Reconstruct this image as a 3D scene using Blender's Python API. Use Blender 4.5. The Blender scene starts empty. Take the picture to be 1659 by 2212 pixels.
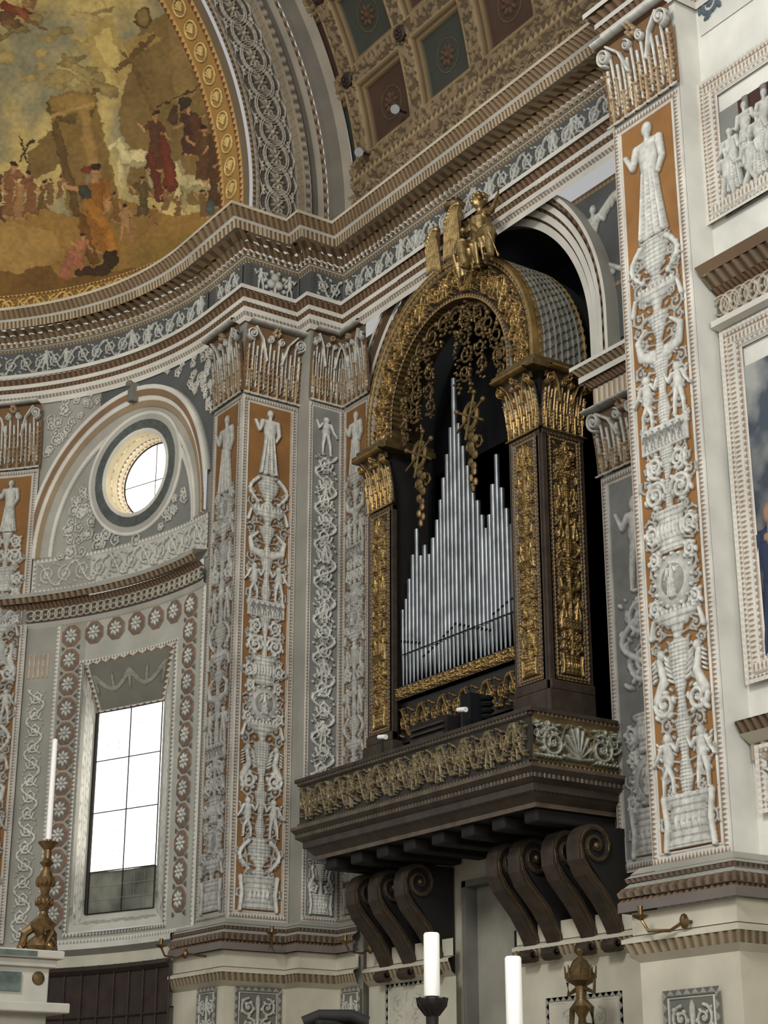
import bpy, math, random
import numpy as np
R=math.radians; PI=math.pi
sc=bpy.context.scene; COL=sc.collection
F=3696.0; A=R(34.3); TH=R(20.4); CZ=1.6
cA,sA,cT,sT=math.cos(A),math.sin(A),math.cos(TH),math.sin(TH)
def ray(u,v):
    a=u-829.5; b=1106-v; hf=F*cT-b*sT; z=F*sT+b*cT
    return a*cA+hf*sA, -a*sA+hf*cA, z
def onX(u,v,X):
    x,y,z=ray(u,v); t=X/x; return y*t, CZ+z*t
def onY(u,v,Y):
    x,y,z=ray(u,v); t=Y/y; return x*t, CZ+z*t
CX,CY,RA,ZS=4.15,16.3,4.55,12.2
RV=5.86
def onC(u,v,rad=RA):
    x,y,z=ray(u,v); a=x*x+y*y; b=x*CX+y*CY; c=CX*CX+CY*CY-rad*rad
    t=(b+math.sqrt(max(0,b*b-a*c)))/a
    return math.atan2(y*t-CY,x*t-CX), CZ+z*t
def onV(u,v):
    x,y,z=ray(u,v); dz=ZS-CZ; a=x*x+z*z; b=x*CX+z*dz; c=CX*CX+dz*dz-RV*RV
    t=(b+math.sqrt(b*b-a*c))/a
    return y*t, math.atan2(z*t-dz,x*t-CX)
def proj(x,y,z):
    z=z-CZ; hf=x*sA+y*cA; l=x*cA-y*sA; f=hf*cT+z*sT; up=z*cT-hf*sT
    return 829.5+F*l/f, 1106-F*up/f
def c(r,g,b): return tuple(((v/255)/12.92 if v/255<=.04045 else ((v/255+.055)/1.055)**2.4) for v in (r,g,b))
def fbm(ny,nx,cells,seed,octs=3):
    rng=np.random.RandomState(seed); out=np.zeros((ny,nx)); amp=1;tot=0
    for o in range(octs):
        cy=max(2,int(cells*ny/max(nx,ny)*2**o)+2); cx=max(2,int(cells*nx/max(nx,ny)*2**o)+2)
        g=rng.rand(cy,cx); yi=np.linspace(0,cy-1.001,ny); xi=np.linspace(0,cx-1.001,nx)
        y0=yi.astype(int);x0=xi.astype(int);fy=(yi-y0)[:,None];fx=(xi-x0)[None]
        fy=fy*fy*(3-2*fy);fx=fx*fx*(3-2*fx)
        out+=amp*((g[y0][:,x0]*(1-fx)+g[y0][:,x0+1]*fx)*(1-fy)+(g[y0+1][:,x0]*(1-fx)+g[y0+1][:,x0+1]*fx)*fy); tot+=amp; amp*=.5
    return out/tot
# ---------------------------------------------------------------- materials
def mat(name,col=None,rough=.7,metal=0,attr=False,alpha_metal=False,grime=.25,bump=.0,emit=0,scale=3,spec=.3):
    m=bpy.data.materials.new(name); m.use_nodes=True; nt=m.node_tree; N=nt.nodes; L=nt.links
    b=N['Principled BSDF']; b.inputs['Roughness'].default_value=rough; b.inputs['Metallic'].default_value=metal
    b.inputs['Specular IOR Level'].default_value=spec
    tc=N.new('ShaderNodeTexCoord'); no=N.new('ShaderNodeTexNoise'); no.inputs['Scale'].default_value=scale; no.inputs['Detail'].default_value=8
    L.new(tc.outputs['Object'],no.inputs['Vector'])
    mr=N.new('ShaderNodeMapRange'); mr.inputs['From Min'].default_value=.3; mr.inputs['From Max'].default_value=.7
    mr.inputs['To Min'].default_value=1-grime; mr.inputs['To Max'].default_value=1
    L.new(no.outputs['Fac'],mr.inputs['Value'])
    mx=N.new('ShaderNodeMix'); mx.data_type='RGBA'; mx.blend_type='MULTIPLY'; mx.inputs[0].default_value=1
    if attr:
        at=N.new('ShaderNodeAttribute'); at.attribute_name='Col'; L.new(at.outputs['Color'],mx.inputs[6])
        if alpha_metal:
            mm=N.new('ShaderNodeMath'); mm.operation='MULTIPLY'; mm.inputs[1].default_value=.75
            L.new(at.outputs['Alpha'],mm.inputs[0]); L.new(mm.outputs[0],b.inputs['Metallic'])
    else: mx.inputs[6].default_value=(*col,1)
    L.new(mr.outputs['Result'],mx.inputs[7]); L.new(mx.outputs[2],b.inputs['Base Color'])
    if bump:
        n2=N.new('ShaderNodeTexNoise'); n2.inputs['Scale'].default_value=60; L.new(tc.outputs['Object'],n2.inputs['Vector'])
        bp=N.new('ShaderNodeBump'); bp.inputs['Strength'].default_value=bump; bp.inputs['Distance'].default_value=.01
        L.new(n2.outputs['Fac'],bp.inputs['Height']); L.new(bp.outputs['Normal'],b.inputs['Normal'])
    if emit:
        b.inputs['Emission Strength'].default_value=emit; L.new(mx.outputs[2],b.inputs['Emission Color'])
    return m
PL=mat('painted_plaster',rough=.85,attr=True,grime=.26,scale=2.2)
FR=mat('fresco_paint',rough=.8,attr=True,grime=.15)
GI=mat('gilded_carving',rough=.4,attr=True,alpha_metal=True,grime=.5,scale=7,spec=.5)
GOLD=mat('gilt',c(176,150,102),rough=.38,metal=.8,grime=.6,scale=14,bump=.3)
OLDG=mat('old_gilt',c(126,104,68),rough=.42,metal=.6,grime=.6,scale=12,bump=.3)
WOOD=mat('dark_walnut',c(68,57,47),rough=.55,grime=.45,scale=8,bump=.2)
DW=mat('blackened_wood',c(36,33,30),rough=.7,grime=.4)
TIN=mat('pipe_tin',c(134,138,140),rough=.38,metal=.85,grime=.5,scale=5)
BLK=mat('near_black',c(16,17,19),rough=.9,grime=.2)
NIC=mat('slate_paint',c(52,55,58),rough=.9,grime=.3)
WAX=mat('white_wax',c(248,244,236),rough=.5,grime=.04)
BRS=mat('brass',c(150,122,84),rough=.35,metal=.85,grime=.6,scale=20)
IRON=mat('wrought_iron',c(44,40,38),rough=.6,metal=.4)
CAME=mat('lead_came',c(150,146,136),rough=.6)
WHT=mat('white_marble',c(200,196,182),rough=.6,grime=.25)
GRN=mat('green_marble',c(104,116,110),rough=.35,grime=.5,scale=12)
STN=mat('grey_stone',c(120,118,110),rough=.8,grime=.3)
GLS=mat('bright_leaded_glass',c(252,250,242),rough=.4,emit=3.4,grime=.45,scale=1.3)
GLD=mat('dark_glass',c(104,104,92),rough=.3,emit=.4,grime=.75,scale=3)  # darker glass of the lowest panes, with faint emission
DOOR=mat('old_door_wood',c(58,45,38),rough=.6,grime=.4,scale=6)
SILV=mat('spotlight_metal',c(190,195,198),rough=.3,metal=.6)
FLR=mat('stone_floor',c(150,140,128),rough=.4,grime=.4)
# ---------------------------------------------------------------- object helpers
def tag(o,label=None,cat=None,group=None,kind=None):
    if label:o['label']=label
    if cat:o['category']=cat
    if group:o['group']=group
    if kind:o['kind']=kind
    return o
def empty(name,loc,label,cat,group=None):
    o=bpy.data.objects.new(name,None); COL.objects.link(o); o.location=loc; o.empty_display_size=.1
    tag(o,label,cat,group); return o
def Vector0(p):
    x,y,z=p.location
    while p.parent is not None:
        p=p.parent; x+=p.location[0]; y+=p.location[1]; z+=p.location[2]
    return (x,y,z)
def link(name,me,m,parent):
    me.materials.append(m); o=bpy.data.objects.new(name,me); COL.objects.link(o)
    if parent is not None:
        o.parent=parent; l=Vector0(parent); o.location=(-l[0],-l[1],-l[2])
    return o
def gridmesh(name,P,C,m,parent=None,keep=None,smooth=True):
    ny,nx=P.shape[:2]; idx=np.arange(ny*nx).reshape(ny,nx)
    q=np.stack([idx[:-1,:-1],idx[:-1,1:],idx[1:,1:],idx[1:,:-1]],-1)
    q=q[keep] if keep is not None else q.reshape(-1,4)
    V=P.reshape(-1,3); CC=C.reshape(-1,4)
    used=np.zeros(ny*nx,bool); used[q.ravel()]=True
    rm=np.cumsum(used)-1; q=rm[q]; V=V[used]; CC=CC[used]
    me=bpy.data.meshes.new(name); me.vertices.add(len(V)); me.vertices.foreach_set('co',V.astype(np.float32).ravel())
    nf=len(q); me.loops.add(nf*4); me.loops.foreach_set('vertex_index',q.ravel().astype(np.int32))
    me.polygons.add(nf); me.polygons.foreach_set('loop_start',np.arange(0,nf*4,4,dtype=np.int32))
    me.update(calc_edges=True)
    me.polygons.foreach_set('use_smooth',np.full(nf,smooth))
    a=me.color_attributes.new('Col','FLOAT_COLOR','POINT'); a.data.foreach_set('color',CC.astype(np.float32).ravel())
    return link(name,me,m,parent)
class MB:
    def __init__(s): s.v=[]; s.f=[]
    def add(s,v,f):
        n=len(s.v); s.v+=[tuple(p) for p in v]; s.f+=[tuple(i+n for i in q) for q in f]
    def box(s,x0,x1,y0,y1,z0,z1,b=0):
        v=[(x,y,z) for z in (z0,z1) for y in (y0,y1) for x in (x0,x1)]
        s.add(v,[(0,2,3,1),(4,5,7,6),(0,1,5,4),(2,6,7,3),(0,4,6,2),(1,3,7,5)])
    def lathe(s,cx,cy,prof,n=24):
        v=[];f=[]
        for r,z in prof:
            for k in range(n): a=2*PI*k/n; v.append((cx+r*math.cos(a),cy+r*math.sin(a),z))
        for i in range(len(prof)-1):
            for k in range(n): k2=(k+1)%n; f.append((i*n+k,i*n+k2,(i+1)*n+k2,(i+1)*n+k))
        f.append(tuple(range(n))[::-1]); f.append(tuple((len(prof)-1)*n+k for k in range(n)))
        s.add(v,f)
    def tube(s,pts,r0,r1=None,n=8):
        r1=r0 if r1 is None else r1; P=[np.array(p,float) for p in pts]; v=[];f=[];m=len(P)
        for i,p in enumerate(P):
            d=P[min(i+1,m-1)]-P[max(i-1,0)]; d/= (np.linalg.norm(d)+1e-9)
            u=np.cross(d,(0,0,1) if abs(d[2])<.9 else (0,1,0)); u/=np.linalg.norm(u); w=np.cross(d,u)
            r=r0+(r1-r0)*i/max(1,m-1)
            for k in range(n): a=2*PI*k/n; v.append(p+r*(math.cos(a)*u+math.sin(a)*w))
        for i in range(m-1):
            for k in range(n): k2=(k+1)%n; f.append((i*n+k,i*n+k2,(i+1)*n+k2,(i+1)*n+k))
        f.append(tuple(range(n))[::-1]); f.append(tuple((m-1)*n+k for k in range(n)))
        s.add(v,f)
    def ball(s,ce,r,n=10,rot=None):
        if not hasattr(r,'__len__'): r=(r,r,r)
        v=[];f=[];h=n//2+1
        for i in range(h+1):
            e=-PI/2+PI*i/h
            for k in range(n):
                a=2*PI*k/n; p=np.array((r[0]*math.cos(e)*math.cos(a),r[1]*math.cos(e)*math.sin(a),r[2]*math.sin(e)))
                if rot is not None: p=rot@p
                v.append(p+np.array(ce))
        for i in range(h):
            for k in range(n): k2=(k+1)%n; f.append((i*n+k,i*n+k2,(i+1)*n+k2,(i+1)*n+k))
        s.add(v,f)
    def ribbon(s,pts,ts,y0,y1):
        P=[np.array(p,float) for p in pts]; m=len(P); v=[];f=[]
        for i,p in enumerate(P):
            d=P[min(i+1,m-1)]-P[max(i-1,0)]; d/=np.linalg.norm(d)+1e-9; nn=np.array((-d[1],d[0]))*ts[i]/2
            for q in (p+nn,p-nn):
                for y in (y0,y1): v.append((q[0],y,q[1]))
        for i in range(m-1):
            a=4*i;b=a+4
            f+=[(a,a+1,b+1,b),(a+2,b+2,b+3,a+3),(a,b,b+2,a+2),(a+1,a+3,b+3,b+1)]
        f+=[(0,2,3,1),(4*m-4,4*m-3,4*m-1,4*m-2)]
        s.add(v,f)
    def build(s,name,m,parent=None,smooth=False,bevel=0,remesh=0):
        me=bpy.data.meshes.new(name); me.from_pydata([tuple(map(float,p)) for p in s.v],[],s.f); me.update()
        if smooth: me.polygons.foreach_set('use_smooth',[True]*len(me.polygons))
        o=link(name,me,m,parent)
        if smooth and not remesh:
            try: me.set_sharp_from_angle(angle=R(40))
            except Exception: pass
        if remesh:
            r=o.modifiers.new('r','REMESH'); r.mode='VOXEL'; r.voxel_size=remesh; r.use_smooth_shade=True
            q=o.modifiers.new('s','SMOOTH'); q.iterations=3
        if bevel:
            b=o.modifiers.new('b','BEVEL'); b.width=bevel; b.segments=2; b.limit_method='ANGLE'
        return o
# ---------------------------------------------------------------- relief canvas
class Cv:
    def __init__(s,w,h,ppm,bg,fg=c(204,202,192),hn=.02,lo=.32,over=False,metal=0,shadow=True,sh=.5):
        s.w,s.h,s.ppm=w,h,ppm; s.nx=max(3,int(w*ppm)+1); s.ny=max(3,int(h*ppm)+1)
        s.xs=np.linspace(0,w,s.nx); s.ys=np.linspace(0,h,s.ny); s.H=np.zeros((s.ny,s.nx)); s.B=np.zeros((s.ny,s.nx))
        s.bg=np.zeros((s.ny,s.nx,3)); s.bg[:]=bg; s.T=np.zeros((s.ny,s.nx,3)); s.M=np.zeros((s.ny,s.nx),bool)
        s.fg=fg; s.hn=hn; s.lo=lo; s.over=over; s.metal=metal; s.K=np.ones((s.ny,s.nx),bool); s.shadow=shadow; s.sh=sh
        s.Z=np.zeros((s.ny,s.nx))
    def win(s,x0,x1,y0,y1):
        i0,i1=np.searchsorted(s.xs,[x0,x1]); j0,j1=np.searchsorted(s.ys,[y0,y1])
        i0=max(0,i0-1);j0=max(0,j0-1);i1=min(s.nx,i1+1);j1=min(s.ny,j1+1)
        if i1<=i0 or j1<=j0: return None
        return (slice(j0,j1),slice(i0,i1)), s.xs[None,i0:i1], s.ys[j0:j1,None]
    def put(s,sl,hh,ins,h,col):
        col=s.fg if col is None else col
        H=s.H[sl]; m=ins&((hh>H)|s.over)
        H[m]=hh[m]
        s.M[sl][m]=True; t=s.T[sl]; t[m]=col; z=s.Z[sl]; z[m]=(hh/h)[m]
    def blob(s,cx,cy,rx,ry=None,rot=0,h=None,col=None):
        ry=rx if ry is None else ry; h=h or s.hn; rx=max(rx,.6/s.ppm); ry=max(ry,.6/s.ppm); r=max(rx,ry)
        w=s.win(cx-r,cx+r,cy-r,cy+r)
        if w is None: return
        sl,X,Y=w; dx=X-cx;dy=Y-cy; ca,sa=math.cos(rot),math.sin(rot)
        q=((dx*ca+dy*sa)/rx)**2+((-dx*sa+dy*ca)/ry)**2
        s.put(sl,h*np.sqrt(np.clip(1-q,0,1)),q<1,h,col)
    def tube(s,pts,r0,r1=None,h=None,col=None):
        r1=r0 if r1 is None else r1; h=h or s.hn; n=len(pts)-1; mn=.6/s.ppm
        for i in range(n):
            a=pts[i];b=pts[i+1]; ra=max(mn,r0+(r1-r0)*i/n); rb=max(mn,r0+(r1-r0)*(i+1)/n); r=max(ra,rb)
            w=s.win(min(a[0],b[0])-r,max(a[0],b[0])+r,min(a[1],b[1])-r,max(a[1],b[1])+r)
            if w is None: continue
            sl,X,Y=w; dx,dy=b[0]-a[0],b[1]-a[1]; L=dx*dx+dy*dy+1e-12
            t=np.clip(((X-a[0])*dx+(Y-a[1])*dy)/L,0,1); d2=(X-a[0]-t*dx)**2+(Y-a[1]-t*dy)**2; rr=ra+(rb-ra)*t
            q=d2/rr**2; s.put(sl,h*np.sqrt(np.clip(1-q,0,1)),q<1,h,col)
    def turned(s,cx,ys,ws,h=None,col=None):
        h=h or s.hn; r=max(ws); w=s.win(cx-r,cx+r,min(ys),max(ys))
        if w is None: return
        sl,X,Y=w; hw=np.interp(Y[:,0],ys,ws)[:,None]; q=((X-cx)/np.maximum(hw,1e-5))**2
        per=.16*r+.012
        ring=1-.3*(np.sin((Y-min(ys))*2*PI/per)>.55)-.12*(np.sin((X-cx)*2*PI/(.35*r))>.4)
        s.put(sl,h*np.sqrt(np.clip(1-q,0,1))*ring,(q<1)&(Y>=min(ys))&(Y<=max(ys)),h,col)
    def poly(s,pts,h=None,col=None):
        h=h or s.hn; xs=[p[0] for p in pts]; ys=[p[1] for p in pts]; w=s.win(min(xs),max(xs),min(ys),max(ys))
        if w is None: return
        sl,X,Y=w; ins=np.zeros((len(Y),X.shape[1]),bool); n=len(pts)
        for i in range(n):
            x1,y1=pts[i];x2,y2=pts[(i+1)%n]
            if y1==y2: continue
            cr=((y1>Y)!=(y2>Y))&(X<(x2-x1)*(Y-y1)/(y2-y1)+x1); ins^=cr
        s.put(sl,np.full(ins.shape,h*.8),ins,h,col)
    def rect(s,x0,x1,y0,y1,col,lift=0):
        w=s.win(x0,x1,y0,y1)
        if w is None: return
        sl,X,Y=w; m=(X>=x0)&(X<=x1)&(Y>=y0)&(Y<=y1); s.bg[sl][m]=col; s.B[sl][m]=lift
    def lace(s,x0,x1,y0,y1,c1,c2,per=.05,lift=.01,kind='tri'):
        w=s.win(x0,x1,y0,y1)
        if w is None: return
        sl,X,Y=w; m=(X>=x0)&(X<=x1)&(Y>=y0)&(Y<=y1); vert=(y1-y0)>(x1-x0)
        a=(Y if vert else X)+0*X+0*Y; b=((X-x0)/(x1-x0) if vert else (Y-y0)/(y1-y0))+0*X+0*Y
        fr=np.abs(2*((a/per)%1)-1)
        p=(fr>b) if kind=='tri' else ((fr-.5)**2*3+(b-.5)**2<.16) if kind=='dot' else (fr>.5)
        bb=s.bg[sl]; bb[m&p]=c1; bb[m&~p]=c2; s.B[sl][m]=lift; s.B[sl][m&p]=lift+.006
    def frame(s,x0,x1,y0,y1,t,c1,c2,per=.05,lift=.01,kind='tri'):
        s.lace(x0,x0+t,y0,y1,c1,c2,per,lift,kind); s.lace(x1-t,x1,y0,y1,c1,c2,per,lift,kind)
        s.lace(x0,x1,y0,y0+t,c1,c2,per,lift,kind); s.lace(x0,x1,y1-t,y1,c1,c2,per,lift,kind)
    def color(s):  # contour shadows and height shading are painted into the motif colours
        bg=s.bg.copy()
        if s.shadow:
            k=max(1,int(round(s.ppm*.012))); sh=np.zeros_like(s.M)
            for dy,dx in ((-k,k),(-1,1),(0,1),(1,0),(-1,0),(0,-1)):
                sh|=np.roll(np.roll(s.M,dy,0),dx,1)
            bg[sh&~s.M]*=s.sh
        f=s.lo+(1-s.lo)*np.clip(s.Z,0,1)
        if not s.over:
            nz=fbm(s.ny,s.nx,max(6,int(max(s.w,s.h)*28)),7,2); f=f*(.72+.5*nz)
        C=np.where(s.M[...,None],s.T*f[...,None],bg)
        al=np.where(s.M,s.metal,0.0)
        return np.concatenate([C,al[...,None]],-1)
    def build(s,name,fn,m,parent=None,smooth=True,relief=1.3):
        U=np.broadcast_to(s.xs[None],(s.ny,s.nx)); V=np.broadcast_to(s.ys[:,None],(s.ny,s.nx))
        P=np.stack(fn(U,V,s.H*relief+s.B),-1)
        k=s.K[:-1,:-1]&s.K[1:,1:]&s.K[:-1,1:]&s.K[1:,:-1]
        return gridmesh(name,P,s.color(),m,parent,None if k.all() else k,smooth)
def face(f,z0,du=0,off=0,flare=0,fh=1):
    k=f[0]
    def out(V,H): return H+off+(flare*np.clip(V/fh,0,1)**2 if flare else 0)
    if k=='X': return lambda U,V,H:(f[1]-out(V,H),f[2]-U-du,V+z0)
    if k=='Y': return lambda U,V,H:(f[2]+U+du,f[1]-out(V,H),V+z0)
    def g(U,V,H):
        p=f[2]-(U+du)/f[1]; r=f[1]-out(V,H); return (CX+r*np.cos(p),CY+r*np.sin(p),V+z0)
    return g
# ---------------------------------------------------------------- motifs
Tv=lambda x0,y0:(lambda a,b:(x0+b,y0+a))
Th=lambda x0,y0:(lambda a,b:(x0+a,y0+b))
def spiral(cv,T,ca,cb,r,st,turns,dr,tr,h=None,col=None,leaf=True):
    n=int(14*turns)+3; pts=[]
    for i in range(n):
        t=i/(n-1); a=st+dr*2*PI*turns*t; q=r*(1-.82*t); pts.append(T(ca+q*math.cos(a),cb+q*math.sin(a)))
    cv.tube(pts,tr,tr*.6,h,col)
    if leaf:
        for i in range(2,n-4,3):
            t=i/(n-1); a=st+dr*2*PI*turns*t; q=r*(1-.82*t)+tr*1.1; p=T(ca+q*math.cos(a),cb+q*math.sin(a)); cv.blob(p[0],p[1],tr*1.5,tr*.9,a,h,col)
    p=T(ca,cb)
    for k in range(5): cv.blob(p[0]+r*.13*math.cos(k*1.257),p[1]+r*.13*math.sin(k*1.257),r*.12,None,0,h,col)
def rinceau(cv,T,L,w,tr=None,h=None,col=None,pitch=.95):
    tr=tr or w*.05; n=max(1,round(L/(w*pitch))); d=L/n
    pts=[T(L*i/(n*10),w*.44*math.cos(PI*i/10)) for i in range(n*10+1)]; cv.tube(pts,tr,None,h,col)
    for i in range(n):
        sd=1 if i%2 else -1; ca=(i+.5)*d
        spiral(cv,T,ca,-sd*w*.02,min(w*.38,d*.42),-sd*PI*.5+PI,1.6,sd,tr*.9,h,col)
        for q in (-1,1):
            p=T(ca+q*d*.42,sd*w*.36); cv.blob(p[0],p[1],w*.10,w*.045,q*.7,h,col)
            p=T(ca+q*d*.3,-sd*w*.43); cv.blob(p[0],p[1],w*.07,w*.04,-q*.7,h,col)
def guilloche(cv,x0,x1,yc,r,tr,h=None,col=None,sp=1.5):
    n=max(2,int((x1-x0)/(r*sp)))
    for k in range(n):
        x=x0+(k+.5)*(x1-x0)/n; cv.tube([(x+r*math.cos(a*PI/9),yc+r*.95*math.sin(a*PI/9)) for a in range(19)],tr,None,h,col); cv.blob(x,yc,r*.25,None,0,(h or cv.hn)*.9,col)
def person(cv,x,y,h,rng=None,mir=1,robe=True,arms=None,col=None,skin=None,hh=None,lean=0):
    m=mir; sk=skin or col
    arms=arms or (((-.16,.62),(-.24,.5)),((.17,.66),(.28,.78)))
    if robe:
        cv.turned(x,[y,y+.1*h,y+.35*h,y+.6*h],[.17*h,.15*h,.11*h,.085*h],hh,col)
        for k in (-.1,-.04,.03,.09): cv.tube([(x+k*h*.6*m,y+.55*h),(x+k*h*1.25*m,y+.02*h)],.014*h,.02*h,(hh or cv.hn)*1.25,col)
        for k in (-.06,.06): cv.blob(x+k*h,y+.01*h,.05*h,.025*h,0,hh,sk)
    else:
        for k,kx in ((-1,-.09),(1,.11)):
            cv.tube([(x+k*.045*h,y+.5*h),(x+kx*h*m,y+.26*h)],.062*h,.042*h,hh,sk)
            cv.tube([(x+kx*h*m,y+.26*h),(x+(kx+k*.01)*h*m,y+.03*h)],.042*h,.024*h,hh,sk); cv.blob(x+(kx+.03)*h*m,y+.015*h,.05*h,.02*h,0,hh,sk)
    cv.tube([(x,y+.54*h),(x+lean*h,y+.74*h)],.085*h,.115*h,(hh or cv.hn)*1.05,col)
    X=x+lean*h
    cv.tube([(X-.1*h,y+.79*h),(X+.1*h,y+.79*h)],.045*h,None,hh,col)
    for sd,ar in zip((-1,1),arms):
        e=(X+ar[0][0]*h*m,y+ar[0][1]*h); ha=(X+ar[1][0]*h*m,y+ar[1][1]*h); s0=(X+sd*.12*h*m,y+.79*h)
        cv.tube([s0,e],.045*h,.034*h,(hh or cv.hn)*1.15,col); cv.tube([e,ha],.034*h,.022*h,(hh or cv.hn)*1.15,sk); cv.blob(ha[0],ha[1],.026*h,None,0,hh,sk)
    cv.tube([(X,y+.82*h),(X,y+.88*h)],.03*h,None,hh,sk); cv.blob(X,y+.925*h,.055*h,.07*h,0,(hh or cv.hn)*1.2,sk)
def putto(cv,x,y,h,m=1,hh=None,col=None):
    person(cv,x,y,h,None,m,False,(((-.2,.68),(-.28,.85)),((.2,.62),(.3,.5))),col,None,hh); cv.blob(x,y+.9*h,.09*h,.1*h,0,(hh or cv.hn)*1.2,col); cv.blob(x,y+.6*h,.13*h,.15*h,0,hh,col)
def candelabrum(cv,cx,y0,y1,w,seed,col=None,h=None):
    rng=random.Random(seed); y=y0; base=col or cv.fg
    dim=tuple(.66*q for q in base); hf_=(h or cv.hn)*.45
    n=int((y1-y0)/(.21*w))
    for i in range(n):
        yy=y0+.2*w+(i+.5)*(y1-y0-.2*w)/n
        for s in (-1,1):
            r=w*(.10+.03*math.sin(i*2.1)); xx=cx+s*w*(.34+.07*math.cos(i*1.7))
            spiral(cv,lambda a,b:(xx+s*b,yy+a),0,0,r,i%3,1.3,(-1)**i,w*.022,hf_,dim)
            cv.tube([(cx,yy-.1*w),(cx+s*.2*w,yy-.05*w),(xx,yy-r)],w*.018,None,hf_*.9,dim)
            cv.blob(cx+s*.18*w,yy+.05*w,.05*w,.025*w,s*.7,hf_,dim); cv.blob(cx+s*.24*w,yy-.04*w,.04*w,.02*w,-s*.7,hf_,dim)
    cv.turned(cx,[y,y+.04*w,y+.1*w,y+.5*w,y+.6*w,y+.66*w],[.46*w,.46*w,.36*w,.32*w,.4*w,.42*w],h,col)
    for k in range(5): cv.blob(cx+(k-2)*.1*w,y+.3*w,.035*w,.13*w,0,(h or cv.hn)*1.25,col)
    for k in (-1,1): cv.tube([(cx+k*.42*w,y),(cx+k*.38*w,y+.3*w),(cx+k*.42*w,y+.6*w)],.05*w,.05*w,h,col); cv.blob(cx+k*.42*w,y+.62*w,.06*w,.06*w,0,h,col)
    y+=.66*w; kinds=['swagurn','putti','griffin','bowl','medal','drum','scrolls','plaque','putti','dolphin','bowl']; i=seed
    while y<y1-.3*w:
        k=kinds[i%len(kinds)]; i+=1
        if k=='putti':
            e=.95*w; cv.turned(cx,[y,y+.2*e,y+.5*e,y+.8*e,y+e],[.08*w,.13*w,.06*w,.12*w,.16*w],h,col)
            for s in (-1,1):
                putto(cv,cx+s*.3*w,y,.85*e,s,h,col)
                for q in range(4): cv.blob(cx+s*(.42+.02*q)*w,y+(.5+.07*q)*e,.05*w,.02*w,s*.8,hf_*1.4,base)
        elif k=='swagurn':
            e=.75*w; cv.turned(cx,[y,y+.08*e,y+.2*e,y+.55*e,y+.75*e,y+.9*e,y+e],[.12*w,.2*w,.07*w,.24*w,.28*w,.16*w,.3*w],h,col)
            for s in (-1,1):
                pts=[(cx+s*(.26+.2*math.sin(t*PI/6))*w,y+e*(.9-.12*t)) for t in range(7)]; cv.tube(pts,.05*w,.03*w,h,col)
                for p in pts: cv.blob(p[0],p[1],.055*w,.05*w,0,h,col)
        elif k=='griffin':
            e=1.0*w; cv.turned(cx,[y,y+.3*e,y+.6*e,y+e],[.1*w,.06*w,.16*w,.2*w],h,col)
            for s in (-1,1):
                spiral(cv,lambda a,b:(cx+s*b,y+a),.22*e,.3*w,.17*w,PI/2,1.4,1,.045*w,h,col)
                cv.tube([(cx+s*.42*w,y+.3*e),(cx+s*.3*w,y+.55*e),(cx+s*.36*w,y+.8*e)],.09*w,.05*w,h,col)
                cv.blob(cx+s*.33*w,y+.87*e,.07*w,.08*w,0,h,col)
                for q in range(5): cv.blob(cx+s*(.16+.015*q)*w,y+(.5+.075*q)*e,.09*w,.025*w,s*(.5+.1*q),h,col); cv.blob(cx+s*.45*w,y+(.55+.06*q)*e,.06*w,.02*w,-s*.6,h,col)
        elif k=='bowl':
            e=.42*w; cv.turned(cx,[y,y+.12*e,y+.45*e,y+.8*e,y+.86*e,y+e],[.14*w,.07*w,.12*w,.42*w,.46*w,.44*w],h,col)
            for s in (-1,1):
                cv.tube([(cx+s*.42*w,y+.8*e),(cx+s*.48*w,y+.3*e)],.03*w,.045*w,h,col)
                for q in range(5): cv.blob(cx+s*.08*w*q,y+e,.035*w,.05*w,0,h,col)
        elif k=='medal':
            e=.8*w; cv.blob(cx,y+e/2,.36*w,.38*w,0,h,col); cv.blob(cx,y+e/2,.27*w,.29*w,0,(h or cv.hn)*1.3,tuple(.55*q for q in base)); 
            person(cv,cx,y+.2*e,.5*w,None,1,True,None,col,None,(h or cv.hn)*1.7)
            for q in range(16): cv.blob(cx+.34*w*math.cos(q*PI/8),y+e/2+.36*w*math.sin(q*PI/8),.035*w,None,0,(h or cv.hn)*1.2,col)
            for s in (-1,1): spiral(cv,lambda a,b:(cx+s*b,y+a),.1*e,.36*w,.1*w,0,1.3,1,.035*w,h,col); spiral(cv,lambda a,b:(cx+s*b,y+a),.92*e,.34*w,.1*w,0,1.3,-1,.035*w,h,col)
        elif k=='drum':
            e=.6*w; cv.turned(cx,[y,y+.1*e,y+.2*e,y+.8*e,y+.9*e,y+e],[.22*w,.3*w,.2*w,.24*w,.34*w,.3*w],h,col)
            for t in range(7): cv.blob(cx+(t-3)*.07*w,y+.5*e,.025*w,.15*w,0,(h or cv.hn)*1.3,col)
            for s in (-1,1): spiral(cv,lambda a,b:(cx+s*b,y+a),.5*e,.36*w,.13*w,PI,1.5,1,.035*w,h,col)
        elif k=='scrolls':
            e=.85*w; cv.turned(cx,[y,y+.5*e,y+e],[.07*w,.04*w,.14*w],h,col)
            for s in (-1,1):
                spiral(cv,lambda a,b:(cx+s*b,y+a),.27*e,.24*w,.2*w,-PI/2,1.7,1,.04*w,h,col); spiral(cv,lambda a,b:(cx+s*b,y+a),.74*e,.22*w,.15*w,PI,1.6,-1,.035*w,h,col)
        elif k=='plaque':
            e=.36*w; cv.poly([(cx-.44*w,y),(cx+.44*w,y),(cx+.44*w,y+e),(cx-.44*w,y+e)],h,col)
            for t in range(6): person(cv,cx+(t-2.5)*.13*w,y+.04*w,.28*w,None,1,False,None,tuple(.4*q for q in base),None,(h or cv.hn)*1.4)
        else:
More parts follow.
